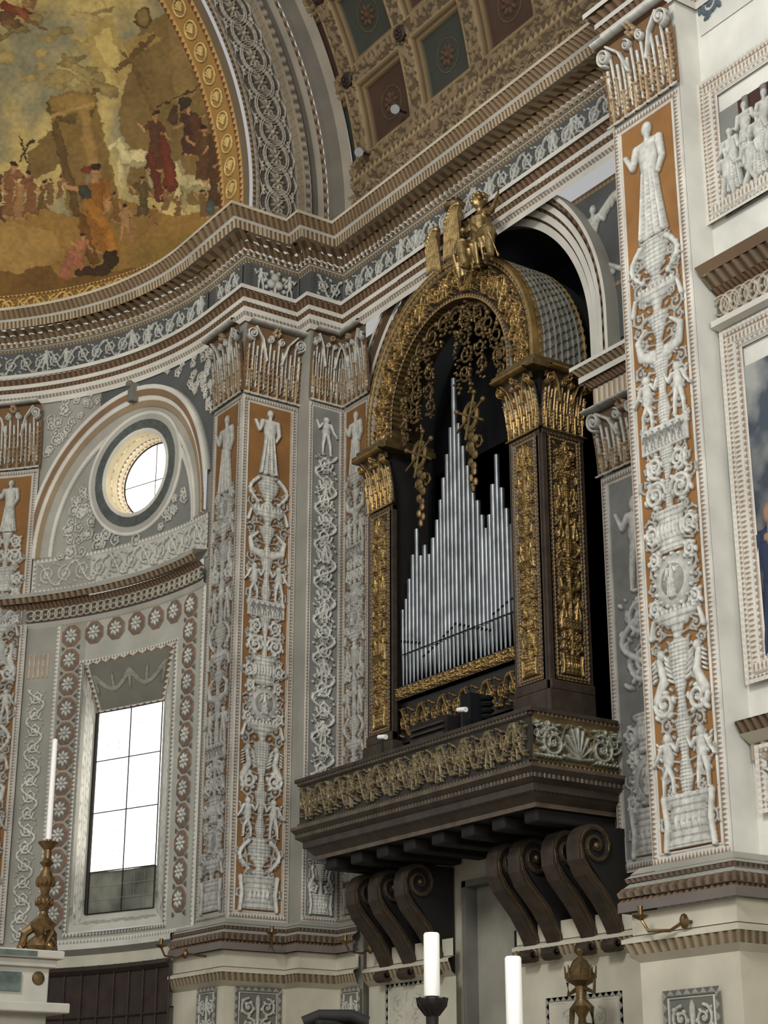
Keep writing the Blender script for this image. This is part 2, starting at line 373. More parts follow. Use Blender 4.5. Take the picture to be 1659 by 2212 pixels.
            e=.7*w; cv.turned(cx,[y,y+.4*e,y+e],[.16*w,.05*w,.22*w],h,col)
            for s in (-1,1):
                cv.tube([(cx+s*.12*w,y+.1*e),(cx+s*.36*w,y+.2*e),(cx+s*.42*w,y+.55*e),(cx+s*.25*w,y+.75*e)],.1*w,.03*w,h,col); cv.blob(cx+s*.14*w,y+.16*e,.1*w,.08*w,0,h,col)
        y+=e
    return y
# ---------------------------------------------------------------- colours
OR=c(152,108,62); WT=c(212,208,196); BR=c(132,104,78); SL=c(88,90,88); GY=c(156,153,142); CR=c(206,199,178); TAN=c(150,130,102); DB=c(84,66,48); OC=c(126,96,66); GD=c(150,124,76); DK=c(44,38,30)
SX,SY2,SXC=9.90,15.35,9.43; NY0=8.46
# ---------------------------------------------------------------- plan sweeps
def plan(path,ds=.015):
    P=[np.array(p,float) for p in path]; n=len(P); Nn=[]
    for i in range(n-1):
        d=P[i+1]-P[i]; d/=np.linalg.norm(d); Nn.append(np.array((-d[1],d[0])))
    M=[Nn[0]]+[(Nn[i-1]+Nn[i])/(1+Nn[i-1]@Nn[i]) for i in range(1,n-1)]+[Nn[-1]]
    pp=[];mm=[]
    for i in range(n-1):
        k=max(1,int(np.linalg.norm(P[i+1]-P[i])/ds))
        for j in range(k): t=j/k; pp.append(P[i]*(1-t)+P[i+1]*t); mm.append(M[i]*(1-t)+M[i+1]*t)
    pp.append(P[-1]);mm.append(M[-1]); pp=np.array(pp);mm=np.array(mm)
    z=np.zeros((len(pp),1)); return np.hstack([pp,z]),np.hstack([mm,z]),np.tile((0.,0.,1.),(len(pp),1))
def sweep(name,PNB,prof,m=None,parent=None):
    P,N,B=PNB; s=np.concatenate([[0],np.cumsum(np.linalg.norm(np.diff(P,axis=0),axis=1))]); rows=[];cols=[]
    for sg in prof:
        a0,b0,a1,b1,col=sg[:5]; orn=sg[5] if len(sg)>5 else None
        cc=np.tile(np.array(col)[None],(len(s),1)); da=0
        if orn:
            per,amp,c2,kd=orn; wv=.5+.5*np.sin(2*PI*s/per); wv=(wv>.45).astype(float) if kd=='sq' else wv
            da=-amp*(1-wv); cc=cc*wv[:,None]+np.array(c2)[None]*(1-wv[:,None])
        for a,b in ((a0,b0),(a1,b1)):
            rows.append((P+N*(a+da)[...,None] if orn else P+N*a)+B*b)
            cols.append(np.hstack([cc,np.zeros((len(s),1))]))
    Pg=np.array(rows);Cg=np.array(cols); keep=np.ones((len(rows)-1,len(s)-1),bool); keep[1::2]=False
    return gridmesh(name,Pg,Cg,m or PL,parent,keep,False)
def st(o): o['kind']='structure'; return o
phis=np.linspace(0,R(80),60)
arc=[(CX+RA*math.cos(p),CY+RA*math.sin(p)) for p in phis]
FARP=[(SX,9.28),(SX,SY2),(SXC,SY2),(SXC,15.6),(8.7,15.6)]+arc
NEARP=[(8.95,5.),(8.95,NY0),(8.7,NY0),(8.7,9.28),(SX,9.28)]
ALL=NEARP[:-1]+FARP
CC1=c(176,162,136); CC2=c(112,88,62)
entab=[(.02,10.57,.02,10.64,WT),(.02,10.64,.05,10.68,BR,(.05,.012,WT,'s')),(.05,10.68,.05,10.74,WT),(.05,10.74,.08,10.79,BR,(.06,.015,DB,'s')),(.08,10.79,.08,10.84,WT),
    (.08,10.84,.13,10.91,BR,(.08,.018,DB,'s')),(.15,10.91,.15,10.96,WT),(.15,10.96,.02,10.97,TAN),(.02,10.97,.02,11.33,SL),
    (.03,11.33,.07,11.37,CC1,(.05,.015,CC2,'s')),(.07,11.37,.10,11.38,CC1),(.12,11.38,.12,11.44,CC1,(.085,.04,CC2,'sq')),(.12,11.45,.2,11.50,TAN,(.09,.03,CC2,'s')),
    (.22,11.5,.36,11.52,TAN,(.14,.06,CC2,'sq')),(.38,11.51,.40,11.60,CC1,(.06,.01,CC2,'sq')),(.40,11.6,.43,11.62,WT),(.43,11.62,.52,11.71,TAN,(.08,.02,CC2,'s')),(.52,11.71,.52,11.75,c(192,180,156)),(.52,11.75,-.12,11.8,CC1)]
st(sweep('trim_1',plan(ALL),entab))
PM=c(164,150,122)
def basep(z): return [(.02,z-3.2,.02,z-.15,CR),(.02,z-.15,.08,z-.1,CR),(.08,z-.1,.11,z-.02,PM,(.07,.015,c(118,100,76),'s')),(.11,z-.02,.11,z+.01,CR),(.11,z+.01,.03,z+.04,CR),(.05,z+.04,.05,z+.2,CR)]
def torus(z): return [(.12,z+.2,.12,z+.27,c(120,112,104)),(.12,z+.27,.10,z+.30,BR,(.05,.02,DB,'s')),(.13,z+.30,.14,z+.335,c(134,118,100),(.07,.02,DB,'s')),(.14,z+.335,.11,z+.37,c(114,98,82),(.07,.02,DB,'s')),(.09,z+.37,.05,z+.41,GY),(.07,z+.41,.08,z+.44,c(124,108,92),(.05,.01,DB,'s')),(.08,z+.44,.04,z+.47,GY),(.05,z+.47,.0,z+.52,GY)]
FB=[(SX,14.9),(SX,SY2),(SXC,SY2),(SXC,15.6),(8.7,15.6)]+arc[:4]
st(sweep('trim_2',plan(FB),basep(3.28)+torus(3.28)))
st(sweep('trim_3',plan([(10,9.4),(10,12.45)]),basep(3.28))); st(sweep('trim_4',plan([(10,13.42),(10,14.9)]),basep(3.28)))
st(sweep('trim_5',plan(arc[3:]),[(.02,3.0,.02,3.7,CR),(.02,3.62,.1,3.68,GY),(.1,3.68,.1,3.74,WT),(.1,3.74,0,3.76,WT)]))
st(sweep('trim_6',plan([(8.95,5.),(8.95,NY0-.06),(8.62,NY0-.06),(8.62,9.34),(10.,9.34)]),basep(2.99)+torus(2.99)))
def wallp(name,path,z0,z1,col): return st(sweep(name,plan(path,.3),[(-.01,z0,-.01,z1,col)]))
wallp('wall_far_pier',[(SX,14.9)]+FARP[1:5]+arc[:2],0,10.6,GY)
wallp('wall_near_pier',NEARP,0,12,c(226,224,213))
st(sweep('trim_7',plan(arc),[(.0,7.55,.06,7.6,WT),(.06,7.6,.06,7.78,c(120,116,108)),(.06,7.78,.12,7.84,BR,(.06,.02,DB,'s')),(.16,7.84,.2,7.9,TAN,(.09,.02,DB,'s')),(.2,7.9,.2,7.95,GY),(.2,7.95,0,7.98,WT)]))
def frieze(f,w,seed,emb=None,lab=''):
    cv=Cv(w,.36,165,SL,c(194,193,184),.02,.42)
    cv.frame(0,w,0,.36,.018,c(120,110,96),SL,.04,.004)
    if emb:
        putto(cv,w*.2,.03,.3,1); putto(cv,w*.8,.03,.3,-1)
        for k in range(3): cv.blob(w/2+.06*math.cos(PI/2+k*2.094),.19+.06*math.sin(PI/2+k*2.094),.06,None,0,.03)
        cv.tube([(w/2,.17),(w/2,.05)],.02)
        for k in range(10): cv.blob(w/2+.15*math.cos(k*.628),.18+.14*math.sin(k*.628),.03)
    else: rinceau(cv,Th(.04,.18),w-.08,.3,.013,pitch=.7)
    if w>3:
        x=1.2
        while x<w: putto(cv,x,.03,.32); putto(cv,x+.3,.03,.3,-1); x+=1.35
    o=cv.build('frieze_panel',face(f,10.97,0,.04),PL); tag(o,lab,'frieze','grisaille frieze panels under the great cornice'); return o
frieze(('X',SX,SY2-.05),5.95,1,lab='long slate grey scroll frieze running above the organ arch')
frieze(('Y',SY2,SXC+.02),.42,2,lab='small slate grey scroll frieze panel over the grey corner pilaster')
frieze(('Y',15.6,8.73),.66,3,True,lab='slate frieze panel with two putti holding a trefoil over the apse pilaster')
frieze(('X',8.7,16.25),.62,4,lab='narrow slate frieze panel on the inner side of the apse arch')
frieze(('C',RA,R(70)),5.4,5,lab='curved slate frieze of scrolls and putti around the apse')
# ---------------------------------------------------------------- pilasters
def capital_cv(w,h,ppm,bg,fg,leafc,metal=0,lo=.34):
    cv=Cv(w,h,ppm,bg,fg,.035,lo,metal=metal)
    n=13
    for k in range(n):
        x=w*(.07+.86*k/(n-1)); cv.tube([(x,h*.12),(x,h*(.66+.1*(k%2)))],w*.013,w*.018,.015)
    def leaf(x,y0,y1,wd,hh,bend=0):
        cv.tube([(x,y0),(x+bend*.5,(y0+y1)/2),(x+bend,y1)],wd*.34,wd*.18,hh,leafc)
        L=y1-y0
        for q in range(5):
            yy=y0+L*(.1+.18*q)
            for s in (-1,1): cv.blob(x+s*wd*.62,yy,wd*.36,wd*.14,s*.9,hh*.9,leafc)
        cv.blob(x+bend,y1,wd*.6,wd*.36,0,hh*1.3,leafc)
    for k in range(6): leaf(w*(.1+.8*k/5),0,h*.32,w*.062,.03)
    for k in range(5): leaf(w*(.18+.64*k/4),h*.2,h*.52,w*.05,.022)
    for s in (-1,1):
        leaf(w/2+s*w*.43,h*.2,h*.6,w*.05,.026,s*.01)
        cx=w/2+s*w*.41; spiral(cv,lambda a,b:(cx-s*b,a),h*.8,0,w*.09,PI,1.8,1,w*.019,.05,None,False)
        cv.tube([(w/2+s*w*.13,h*.5),(w/2+s*w*.22,h*.76),(cx-s*.05*w,h*.9)],w*.019,None,.04)
        spiral(cv,lambda a,b:(w/2+s*(.1*w+b),a),h*.78,0,w*.055,0,1.5,-1,w*.015,.04,None,False)
    for k in range(6): cv.blob(w/2+.045*w*math.cos(k*1.047),h*.88+.045*w*math.sin(k*1.047),w*.03,None,0,.05,leafc)
    cv.rect(0,w,h*.93,h,bg,.04); cv.tube([(0,h*.965),(w,h*.965)],h*.03,None,.05); cv.tube([(0,h*.015),(w,h*.015)],h*.018,None,.03)
    return cv
def pilaster(f,w,z0,z1,zc,style,ppm,seed,label,dark=1.0,saint=True,origin=(0,0,0)):
    t=empty('pilaster',origin,label,'pilaster')
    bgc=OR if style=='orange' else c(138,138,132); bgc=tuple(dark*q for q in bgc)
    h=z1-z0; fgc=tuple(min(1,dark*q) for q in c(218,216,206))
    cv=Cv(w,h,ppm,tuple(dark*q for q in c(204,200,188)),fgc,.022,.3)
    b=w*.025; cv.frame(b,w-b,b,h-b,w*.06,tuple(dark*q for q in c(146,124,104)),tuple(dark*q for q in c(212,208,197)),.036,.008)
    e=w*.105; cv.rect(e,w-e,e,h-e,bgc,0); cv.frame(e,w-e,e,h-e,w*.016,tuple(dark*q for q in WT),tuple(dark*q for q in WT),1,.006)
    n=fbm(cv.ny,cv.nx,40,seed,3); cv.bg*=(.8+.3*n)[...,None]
    iw=w-2*e-w*.06; cx=w/2
    if style=='orange':
        sh=iw*1.85 if saint else iw*.5
        yt=candelabrum(cv,cx,e+.03,h-e-sh-.05,iw*.98,seed)
        if saint: person(cv,cx,yt+.02,min(h-e-yt-.06,iw*1.95),None,1,True,(((-.17,.66),(-.24,.78)),((.15,.62),(.1,.52))))
    else:
        y=e+.03; candelabrum(cv,cx,y,y+iw*1.6,iw*.9,seed); y+=iw*2.2
        top=h-e-iw*1.7
        rinceau(cv,Tv(cx,y),top-y,iw*.92,iw*.05,pitch=.7); rinceau(cv,Tv(cx,y),top-y,iw*.7,iw*.03,.012,tuple(.7*q for q in fgc),pitch=.5); putto(cv,cx,top,iw*1.4)
        k=y+iw
        while k<top-.4: putto(cv,cx,k,iw*.8,1); k+=iw*2.0
    cv.build('shaft_panel',face(f,z0),PL,t)
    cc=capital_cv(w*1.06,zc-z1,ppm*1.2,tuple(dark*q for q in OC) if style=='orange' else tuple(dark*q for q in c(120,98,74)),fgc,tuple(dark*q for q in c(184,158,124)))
    cc.build('capital',face(f,z1,-w*.03,.01,.1,zc-z1),PL,t)
    return t
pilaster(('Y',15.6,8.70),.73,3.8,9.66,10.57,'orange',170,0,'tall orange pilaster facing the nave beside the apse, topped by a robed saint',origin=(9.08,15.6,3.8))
pilaster(('X',8.70,16.27),.67,3.8,9.66,10.57,'orange',125,3,'narrow dim orange pilaster on the inner side of the apse arch',.66,origin=(8.7,15.93,3.8))  # dark factor puts the shade of the jamb side into its colours
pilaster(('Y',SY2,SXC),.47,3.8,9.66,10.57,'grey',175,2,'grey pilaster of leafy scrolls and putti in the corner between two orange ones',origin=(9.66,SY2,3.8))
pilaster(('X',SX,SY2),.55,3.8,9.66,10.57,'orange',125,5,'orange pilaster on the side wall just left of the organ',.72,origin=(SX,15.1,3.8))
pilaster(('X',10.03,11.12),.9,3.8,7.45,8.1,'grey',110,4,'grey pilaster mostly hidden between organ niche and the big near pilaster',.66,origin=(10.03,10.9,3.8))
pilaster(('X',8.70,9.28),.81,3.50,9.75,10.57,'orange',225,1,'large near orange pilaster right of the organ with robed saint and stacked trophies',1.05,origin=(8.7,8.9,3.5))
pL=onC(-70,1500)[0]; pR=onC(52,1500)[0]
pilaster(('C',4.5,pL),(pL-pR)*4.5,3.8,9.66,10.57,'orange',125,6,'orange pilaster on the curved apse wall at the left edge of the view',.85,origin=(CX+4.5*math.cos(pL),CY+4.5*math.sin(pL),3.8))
# ---------------------------------------------------------------- apse wall bay
PB1=pR; Wb=PB1*RA
def ax(u,v,d=0): p,z=onC(u,v,RA+d); return (PB1-p)*RA, z
z0=3.3; z1=7.58; D=.24
cv=Cv(Wb,z1-z0,150,c(200,197,185),c(212,209,198),.02,.42)
xl=ax(100,1700)[0]; xr=ax(428,1700)[0]; zb=ax(275,2030)[1]-z0; zt=ax(270,1318)[1]-z0
wl=ax(163,1700)[0]; wr=ax(366,1700)[0]; wb=ax(270,2005)[1]-z0; wt=ax(262,1420)[1]-z0
cv.rect(xl,xr,zb,zt,c(176,174,162)); cv.frame(xl,xr,zb,zt,.05,GY,WT,.05)
def rosette(x,y,r):
    n=8; cv.poly([(x+r*1.2*math.cos(k*PI/4+.39),y+r*1.2*math.sin(k*PI/4+.39)) for k in range(n)],.012,c(146,106,80))
    cv.poly([(x+r*.98*math.cos(k*PI/4+.39),y+r*.98*math.sin(k*PI/4+.39)) for k in range(n)],.015,c(116,112,104))
    for k in range(8): cv.blob(x+r*.5*math.cos(k*PI/4),y+r*.5*math.sin(k*PI/4),r*.3,r*.16,k*PI/4,.028)
    cv.blob(x,y,r*.22,None,0,.035)
mx_=(xl+.05+wl-.03)/2; mxr=(xr-.05+wr+.03)/2; stp=.30; ro=.12
y=zt-.2
while y>zb+.1:
    rosette(mx_,y,ro); rosette(mxr,y,ro)
    for xx in (mx_,mxr):
        for s in (-1,1): cv.poly([(xx+s*.13,y-stp/2-.03),(xx+s*.13,y-stp/2+.03),(xx+s*.08,y-stp/2)],.012,c(100,98,92))
    y-=stp
nn=6
for k in range(1,nn): rosette(mx_+(mxr-mx_)*k/nn,zt-.2,ro)
cv.frame(wl-.05,wr+.05,wb-.05,wt+.05,.05,c(124,120,110),WT,.05)
for (xa,xb) in ((.02,xl-.06),(xr+.04,Wb-.02)):
    if xb-xa>.05:
        cv.rect(xa,xb,.5,z1-z0-.7,c(126,126,120)); rinceau(cv,Tv((xa+xb)/2,.5),z1-z0-1.3,(xb-xa)*.8,.014,pitch=.8)
        cap=z1-z0-.65
        for q in range(5): cv.tube([(xa+(xb-xa)*(q+.5)/5,cap),(xa+(xb-xa)*(q+.5)/5,cap+.28)],.012,None,None,c(206,180,150))
XX,YY=np.meshgrid(cv.xs,cv.ys); cv.K=~((XX>wl)&(XX<wr)&(YY>wb)&(YY<wt))
st(cv.build('wall_apse',face(('C',RA,PB1),z0),PL))
cv=Cv(Wb,.17,150,c(92,84,72),c(182,174,156),.02,.4); guilloche(cv,0,Wb,.085,.068,.011); tag(cv.build('guilloche_band',face(('C',RA-.065,PB1),7.605),PL),'interlaced ring band on the curved cornice above the apse window','ornamental band')
u0=7.9; cv=Cv(Wb,10.6-u0,160,c(190,188,178),c(204,201,190),.02,.44)
ocx,ocz=ax(300,1022); ocz-=u0; lb=ax(250,1180)[1]-u0
la=ax(58,1180)[0]; lcx=(la+Wb+.05)/2; lrx=(Wb+.05-la)/2; lrz=ax(300,842)[1]-u0-lb
XX,YY=np.meshgrid(cv.xs,cv.ys)
q=np.sqrt(((XX-lcx)/lrx)**2+((YY-lb)/lrz)**2); qo=np.sqrt((XX-ocx)**2+(YY-ocz)**2)
sp=(YY>lb)&(q>1); cv.bg[sp]=SL; rnd=(YY>lb)&(q<1)
m=rnd&(q<.76); cv.bg[m]=c(126,126,120)
cv.frame(.0,Wb,0.1,lb,.05,WT,GY,.06)
rinceau(cv,Th(.08,.1+(lb-.1)/2),Wb-.16,lb-.22,.014,pitch=.8)
rg=random.Random(4)
for i in range(420):
    x=rg.uniform(0,Wb); y=rg.uniform(lb,10.6-u0); qq=math.hypot((x-lcx)/lrx,(y-lb)/lrz); oo=math.hypot(x-ocx,y-ocz); r=rg.uniform(.045,.09)
    if (qq<.68 and oo>.82) or qq>1.08: spiral(cv,Th(0,0),x,y,r,rg.uniform(0,6),1.4,rg.choice((-1,1)),.010,.018)
for a,b,col,l in ((.97,1,WT,.09),(.93,.97,BR,.08),(.9,.93,WT,.06),(.86,.9,TAN,.05),(.79,.86,c(168,164,152),.03),(.76,.79,WT,.04)):
    m=rnd&(q>=a)&(q<b); cv.bg[m]=col; cv.B[m]=l; cv.H[m]=0; cv.M[m]=False
m=rnd&(np.abs(q-.72)<.02); cv.bg[m]=WT; cv.M[m]=False
OR_=.52
m=qo<.80; cv.M[m]=False; cv.H[m]=0; cv.bg[m]=WT; cv.B[m]=.02
m=qo<.76; cv.bg[m]=c(172,169,158)
m=qo<.69; nz=fbm(cv.ny,cv.nx,60,9,3); cv.bg[m]=c(86,90,86); cv.bg[m]*=(.7+.6*nz[m])[:,None]; cv.B[m]=.03; m=(qo<.57); cv.bg[m]=WT; cv.B[m]=.04
cv.K=qo>OR_
st(cv.build('wall_apse.001',face(('C',RA,PB1),u0),PL))
st(sweep('wall_apse.002',plan(arc[20:],.4),[(0,0,0,10.6,GY)]))
st(sweep('wall_apse.003',plan(arc,.4),[(-.01,0,-.01,3.34,CR)]))
# window 1
def cylp(x,z,d): p=PB1-x/RA; r=RA+d; return (CX+r*math.cos(p),CY+r*math.sin(p),z)
wn=empty('window_1',cylp((wl+wr)/2,z0+wb,.2),'tall leaded apse window glowing white, darker panes at its foot','window'); wn['kind']='structure'
gx0=ax(204,1700,D)[0]; gx1=ax(346,1700,D)[0]; gz0=ax(275,1968,D)[1]; gz1=ax(275,1532,D)[1]
x0,x1=wl,wr; Z0=z0+wb; Z1=z0+wt
def bil(p00,p10,p01,p11):
    p00,p10,p01,p11=[np.array(p,float) for p in (p00,p10,p01,p11)]
    return lambda U,V,H: tuple(((1-U)*(1-V)*p00[i]+U*(1-V)*p10[i]+(1-U)*V*p01[i]+U*V*p11[i]) for i in range(3))
rv2=Cv(1,1,200,c(170,167,155),c(222,219,208),.012,.45)
for k in range(26): spiral(rv2,lambda a,b:(b,a),.03+k*.037,.5+.12*(-1)**k,.12,0,1.3,(-1)**k,.02,None,None,False)
rv2.tube([(.5,0),(.5,1)],.04); rv2.frame(0,1,0,1,.08,WT,c(130,126,116),.03)
rv2.build('reveal',bil(cylp(x0,Z0,0),cylp(gx0,gz0,D),cylp(x0,Z1,0),cylp(gx0,gz1,D)),PL,wn)
rv2.build('reveal',bil(cylp(x1,Z0,0),cylp(gx1,gz0,D),cylp(x1,Z1,0),cylp(gx1,gz1,D)),PL,wn)
r3=Cv(1,1,200,c(124,121,110),c(154,151,138),.012,.6)
for k in range(2): 
    pts=[(.08+.42*k+.42*t/12,.72-.3*math.sin(PI*t/12)) for t in range(13)]; r3.tube(pts,.035,None)
    for p in pts: r3.blob(p[0],p[1],.025,.05)
    for t in range(3): r3.blob(.08+.42*k+.21*t,.55,.02,.2)
r3.frame(0,1,0,1,.05,BR,WT,.1)
r3.build('lintel_panel',bil(cylp(gx0,gz1,D),cylp(gx1,gz1,D),cylp(x0,Z1,0),cylp(x1,Z1,0)),PL,wn)
r4=Cv(1,1,120,c(192,189,176),c(164,162,152),.01,.6)
for k in range(5): spiral(r4,Th(0,0),.15+k*.175,.5,.1,0,1.4,(-1)**k,.02)
r4.build('sill',bil(cylp(x0,Z0,0),cylp(x1,Z0,0),cylp(gx0,gz0,D),cylp(gx1,gz0,D)),PL,wn)
f0=[0,.2,.49,.75,1]
for i in range(2):
    for j in range(4):
        xa=gx0+(gx1-gx0)*i/2;xb=gx0+(gx1-gx0)*(i+1)/2; za=gz0+(gz1-gz0)*f0[j]; zb_=gz0+(gz1-gz0)*f0[j+1]
        mb=MB(); mb.add([cylp(xa,za,D),cylp(xb,za,D),cylp(xb,zb_,D),cylp(xa,zb_,D)],[(0,1,2,3)]); mb.build('pane',GLD if j==0 else GLS,wn)
mb=MB()
for x in (gx0,(gx0+gx1)/2,gx1): mb.tube([cylp(x,gz0,D-.02),cylp(x,gz1,D-.02)],.008 if x!=gx0 else .025)
for f_ in f0: mb.tube([cylp(gx0,gz0+(gz1-gz0)*f_,D-.02),cylp(gx1,gz0+(gz1-gz0)*f_,D-.02)],.007)
mb.build('window_frame',IRON,wn)
mb=MB()
for j in range(4):
    for q in (.33,.66):
        zz_=gz0+(gz1-gz0)*(f0[j]+(f0[j+1]-f0[j])*q); mb.tube([cylp(gx0,zz_,D-.01),cylp(gx1,zz_,D-.01)],.0025)
for q in (.17,.33,.67,.83): mb.tube([cylp(gx0+(gx1-gx0)*q,gz0,D-.01),cylp(gx0+(gx1-gx0)*q,gz1,D-.01)],.0025)
mb.build('lead_cames',CAME,wn)
oc=empty('window_2',cylp(ocx,u0+ocz,.2),'round oculus window glowing white above the apse cornice','window'); oc['kind']='structure'
rc=Cv(1,1,260,c(196,182,150),c(226,214,186),.01,.5,shadow=True)
guilloche(rc,0,1,.3,.045,.008); rc.lace(0,1,.6,.72,BR,WT,.02,0); rc.lace(0,1,.85,.95,BR,WT,.02,0)
OD=.3
def ofn(U,V,H):
    a=U*2*PI; r=OR_+.01-.04*V; x=ocx+r*np.cos(a); z=u0+ocz+r*np.sin(a); p=PB1-x/RA; rr=RA-.02+(OD+.02)*V; return CX+rr*np.cos(p),CY+rr*np.sin(p),z
rc.build('reveal',ofn,PL,oc)
mb=MB(); pts=[cylp(ocx+.485*math.cos(k*PI/18),u0+ocz+.485*math.sin(k*PI/18),OD) for k in range(36)]; mb.add(pts,[tuple(range(36))]); mb.build('pane',GLS,oc)
mb=MB(); mb.tube(pts+[pts[0]],.01); mb.tube([cylp(ocx-.47,u0+ocz-.02,OD-.01),cylp(ocx+.47,u0+ocz-.02,OD-.01)],.006); mb.tube([cylp(ocx,u0+ocz-.47,OD-.01),cylp(ocx,u0+ocz+.47,OD-.01)],.006); mb.build('window_frame',IRON,oc)
kp=cylp(lcx,u0+lb+lrz,-.08); mb=MB(); mb.box(kp[0]-.07,kp[0]+.05,kp[1]-.05,kp[1]+.05,kp[2]-.2,kp[2]+.05); mb.ball((kp[0]-.07,kp[1],kp[2]+.03),(.05,.06,.05)); tag(mb.build('keystone',STN,None,False,.01),'small scroll keystone over the apse lunette','keystone')
# ---------------------------------------------------------------- dome fresco
fx=Cv(620,760,1,c(140,138,112),over=True,shadow=False,hn=1,lo=.5)
def q_(u,v): return (u+40,740-v)
def fb(u,v,rx,ry,col,rot=0): p=q_(u,v); fx.blob(p[0],p[1],rx,ry,-rot,1,col)
def ft(pts,r0,r1,col): fx.tube([q_(*p) for p in pts],r0,r1,1,col)
def fp(pts,col): fx.poly([q_(*p) for p in pts],1,col)
n1=fbm(fx.ny,fx.nx,7,3,5); sky=np.array(c(134,130,110)); cl=np.array(c(190,170,116))
t=np.clip((n1-.38)*4,0,1)[...,None]; fx.bg=sky*(1-t)+cl*t
n2=fbm(fx.ny,fx.nx,16,8,5)
fp([(-60,470),(60,440),(160,470),(260,430),(380,470),(520,440),(520,700),(-60,700)],c(146,114,64))
fp([(-60,560),(90,550),(130,600),(300,580),(480,500),(520,720),(-60,720)],c(116,86,46))
fp([(-20,470),(110,500),(150,560),(40,590),(-60,570)],c(162,130,78)); fp([(280,560),(420,500),(470,470),(500,500),(330,600)],c(138,114,60))
fp([(300,60),(480,-40),(520,300),(500,460),(280,420),(255,250)],c(128,106,68)); fp([(360,20),(400,0),(420,200),(380,250)],c(142,118,78)); fp([(430,60),(470,40),(490,300),(450,280)],c(114,92,58))
fp([(255,100),(330,70),(350,90),(270,130)],c(160,134,86)); fp([(60,330),(130,260),(170,330),(60,400)],c(126,104,64))
fp([(105,240),(205,205),(260,440),(150,470)],c(132,108,66)); fb(152,232,55,34,c(110,90,56)); fb(155,222,53,26,c(156,128,78))
ft([(120,270),(165,460)],8,10,c(100,78,48)); ft([(180,250),(220,450)],14,16,c(156,126,78)); ft([(110,250),(200,225)],5,5,c(168,138,86))
fp([(180,60),(240,30),(290,150),(255,190),(205,170)],c(176,154,100)); fp([(200,80),(235,60),(262,140),(240,160)],c(204,184,122))
ft([(200,200),(330,80)],6,6,c(108,86,54)); ft([(330,250),(280,130)],4,4,c(116,92,58)); ft([(260,110),(330,200)],3,3,c(116,92,58)); fb(310,40,18,24,c(100,82,54)); fb(308,38,13,19,c(136,114,76)); fb(232,170,26,26,c(196,176,116))
for k in range(40):
    rr=random.Random(k); v_=rr.uniform(.7,1.06); fb(rr.uniform(-20,230),rr.uniform(0,200),rr.uniform(10,36),rr.uniform(5,14),c(int(186*v_),int(166*v_),int(114*v_)),rr.uniform(-.6,.6))
for (x,y,rx,ry,col,ro_) in ((30,20,36,10,(120,64,44),.3),(50,32,24,8,(142,90,60),.9),(10,36,24,12,(100,76,56),0),(20,50,26,9,(116,88,60),.2),(60,10,16,10,(150,112,78),0),(75,50,26,6,(124,94,62),.5)): fb(x,y,rx,ry,c(*col),ro_)
def fper(x,y,h,col,skin=c(176,134,96),mir=1,robe=True,arms=None,lean=0): p=q_(x,y); person(fx,p[0],p[1],h,None,mir,robe,arms,col,skin,1,lean); fb(x+lean*h,y-.96*h,.06*h,.045*h,c(62,42,30))
def horse(x,y,s,col,m=1):
    d=tuple(q*.6 for q in col)
    for k in (-.28,-.2,.22,.34): ft([(x+m*k*s,y),(x+m*(k+.03)*s,y+.28*s),(x+m*(k-.02)*s,y+.5*s)],.05*s,.02*s,d if k in(-.2,.22) else col)
    fb(x,y-.02*s,.36*s,.17*s,col); fb(x-m*.28*s,y-.02*s,.17*s,.2*s,col); ft([(x+m*.26*s,y-.08*s),(x+m*.4*s,y-.34*s)],.12*s,.07*s,col)
    ft([(x+m*.38*s,y-.36*s),(x+m*.55*s,y-.2*s)],.065*s,.035*s,col); ft([(x+m*.22*s,y-.18*s),(x+m*.32*s,y-.42*s)],.03*s,.04*s,d); fb(x+m*.43*s,y-.33*s,.012*s,.012*s,c(30,24,20))
    ft([(x-m*.42*s,y-.05*s),(x-m*.5*s,y+.25*s)],.05*s,.02*s,d); fb(x,y+.08*s,.3*s,.06*s,d)
horse(425,400,120,c(196,182,140),-1); horse(300,345,115,c(206,194,154),-1)
fper(335,370,130,c(92,62,46),mir=-1); fper(408,335,110,c(78,56,44)); ft([(350,300),(370,400)],8,16,c(112,58,44)); ft([(420,260),(440,330)],14,20,c(92,62,46)); ft([(325,330),(345,430)],7,11,c(100,54,42)); fb(400,225,16,14,c(66,54,44)); fb(375,250,10,22,c(84,66,52))
fper(440,390,120,c(96,70,50),mir=-1); fper(462,380,100,c(84,62,46))
fper(205,545,190,c(146,98,48),arms=(((-.2,.7),(-.42,.78)),((.16,.6),(.1,.45)))); ft([(180,410),(195,450)],13,9,c(70,70,64)); ft([(190,440),(235,500),(245,565)],13,9,c(170,118,54)); ft([(175,470),(200,560)],8,12,c(112,78,42)); fb(187,366,12,8,c(120,62,46)); fb(190,386,8,14,c(134,122,100))
fper(172,585,80,c(168,110,84),mir=-1,lean=.1); fb(155,555,18,16,c(172,114,90)); ft([(150,560),(140,590)],10,14,c(160,102,82)); fper(270,520,80,c(166,130,92),robe=False)
for k,(x,y,h,col) in enumerate([(20,470,120,(128,92,64)),(-10,480,120,(98,70,48)),(42,474,90,(150,114,80)),(66,466,96,(128,88,60)),(90,455,66,(108,82,54)),(108,440,54,(122,94,64)),(128,430,50,(130,98,68)),(250,480,64,(126,90,58)),(462,450,100,(88,64,46)),(310,470,90,(96,82,56)),(475,400,80,(98,68,48)),(440,470,60,(120,92,62)),(355,455,50,(130,98,66)),(285,520,50,(150,114,82)),(330,490,46,(140,104,70)),(385,470,44,(120,90,60))]): fper(x,y,h,c(*col),mir=(-1)**k,lean=(-1)**k*.06)
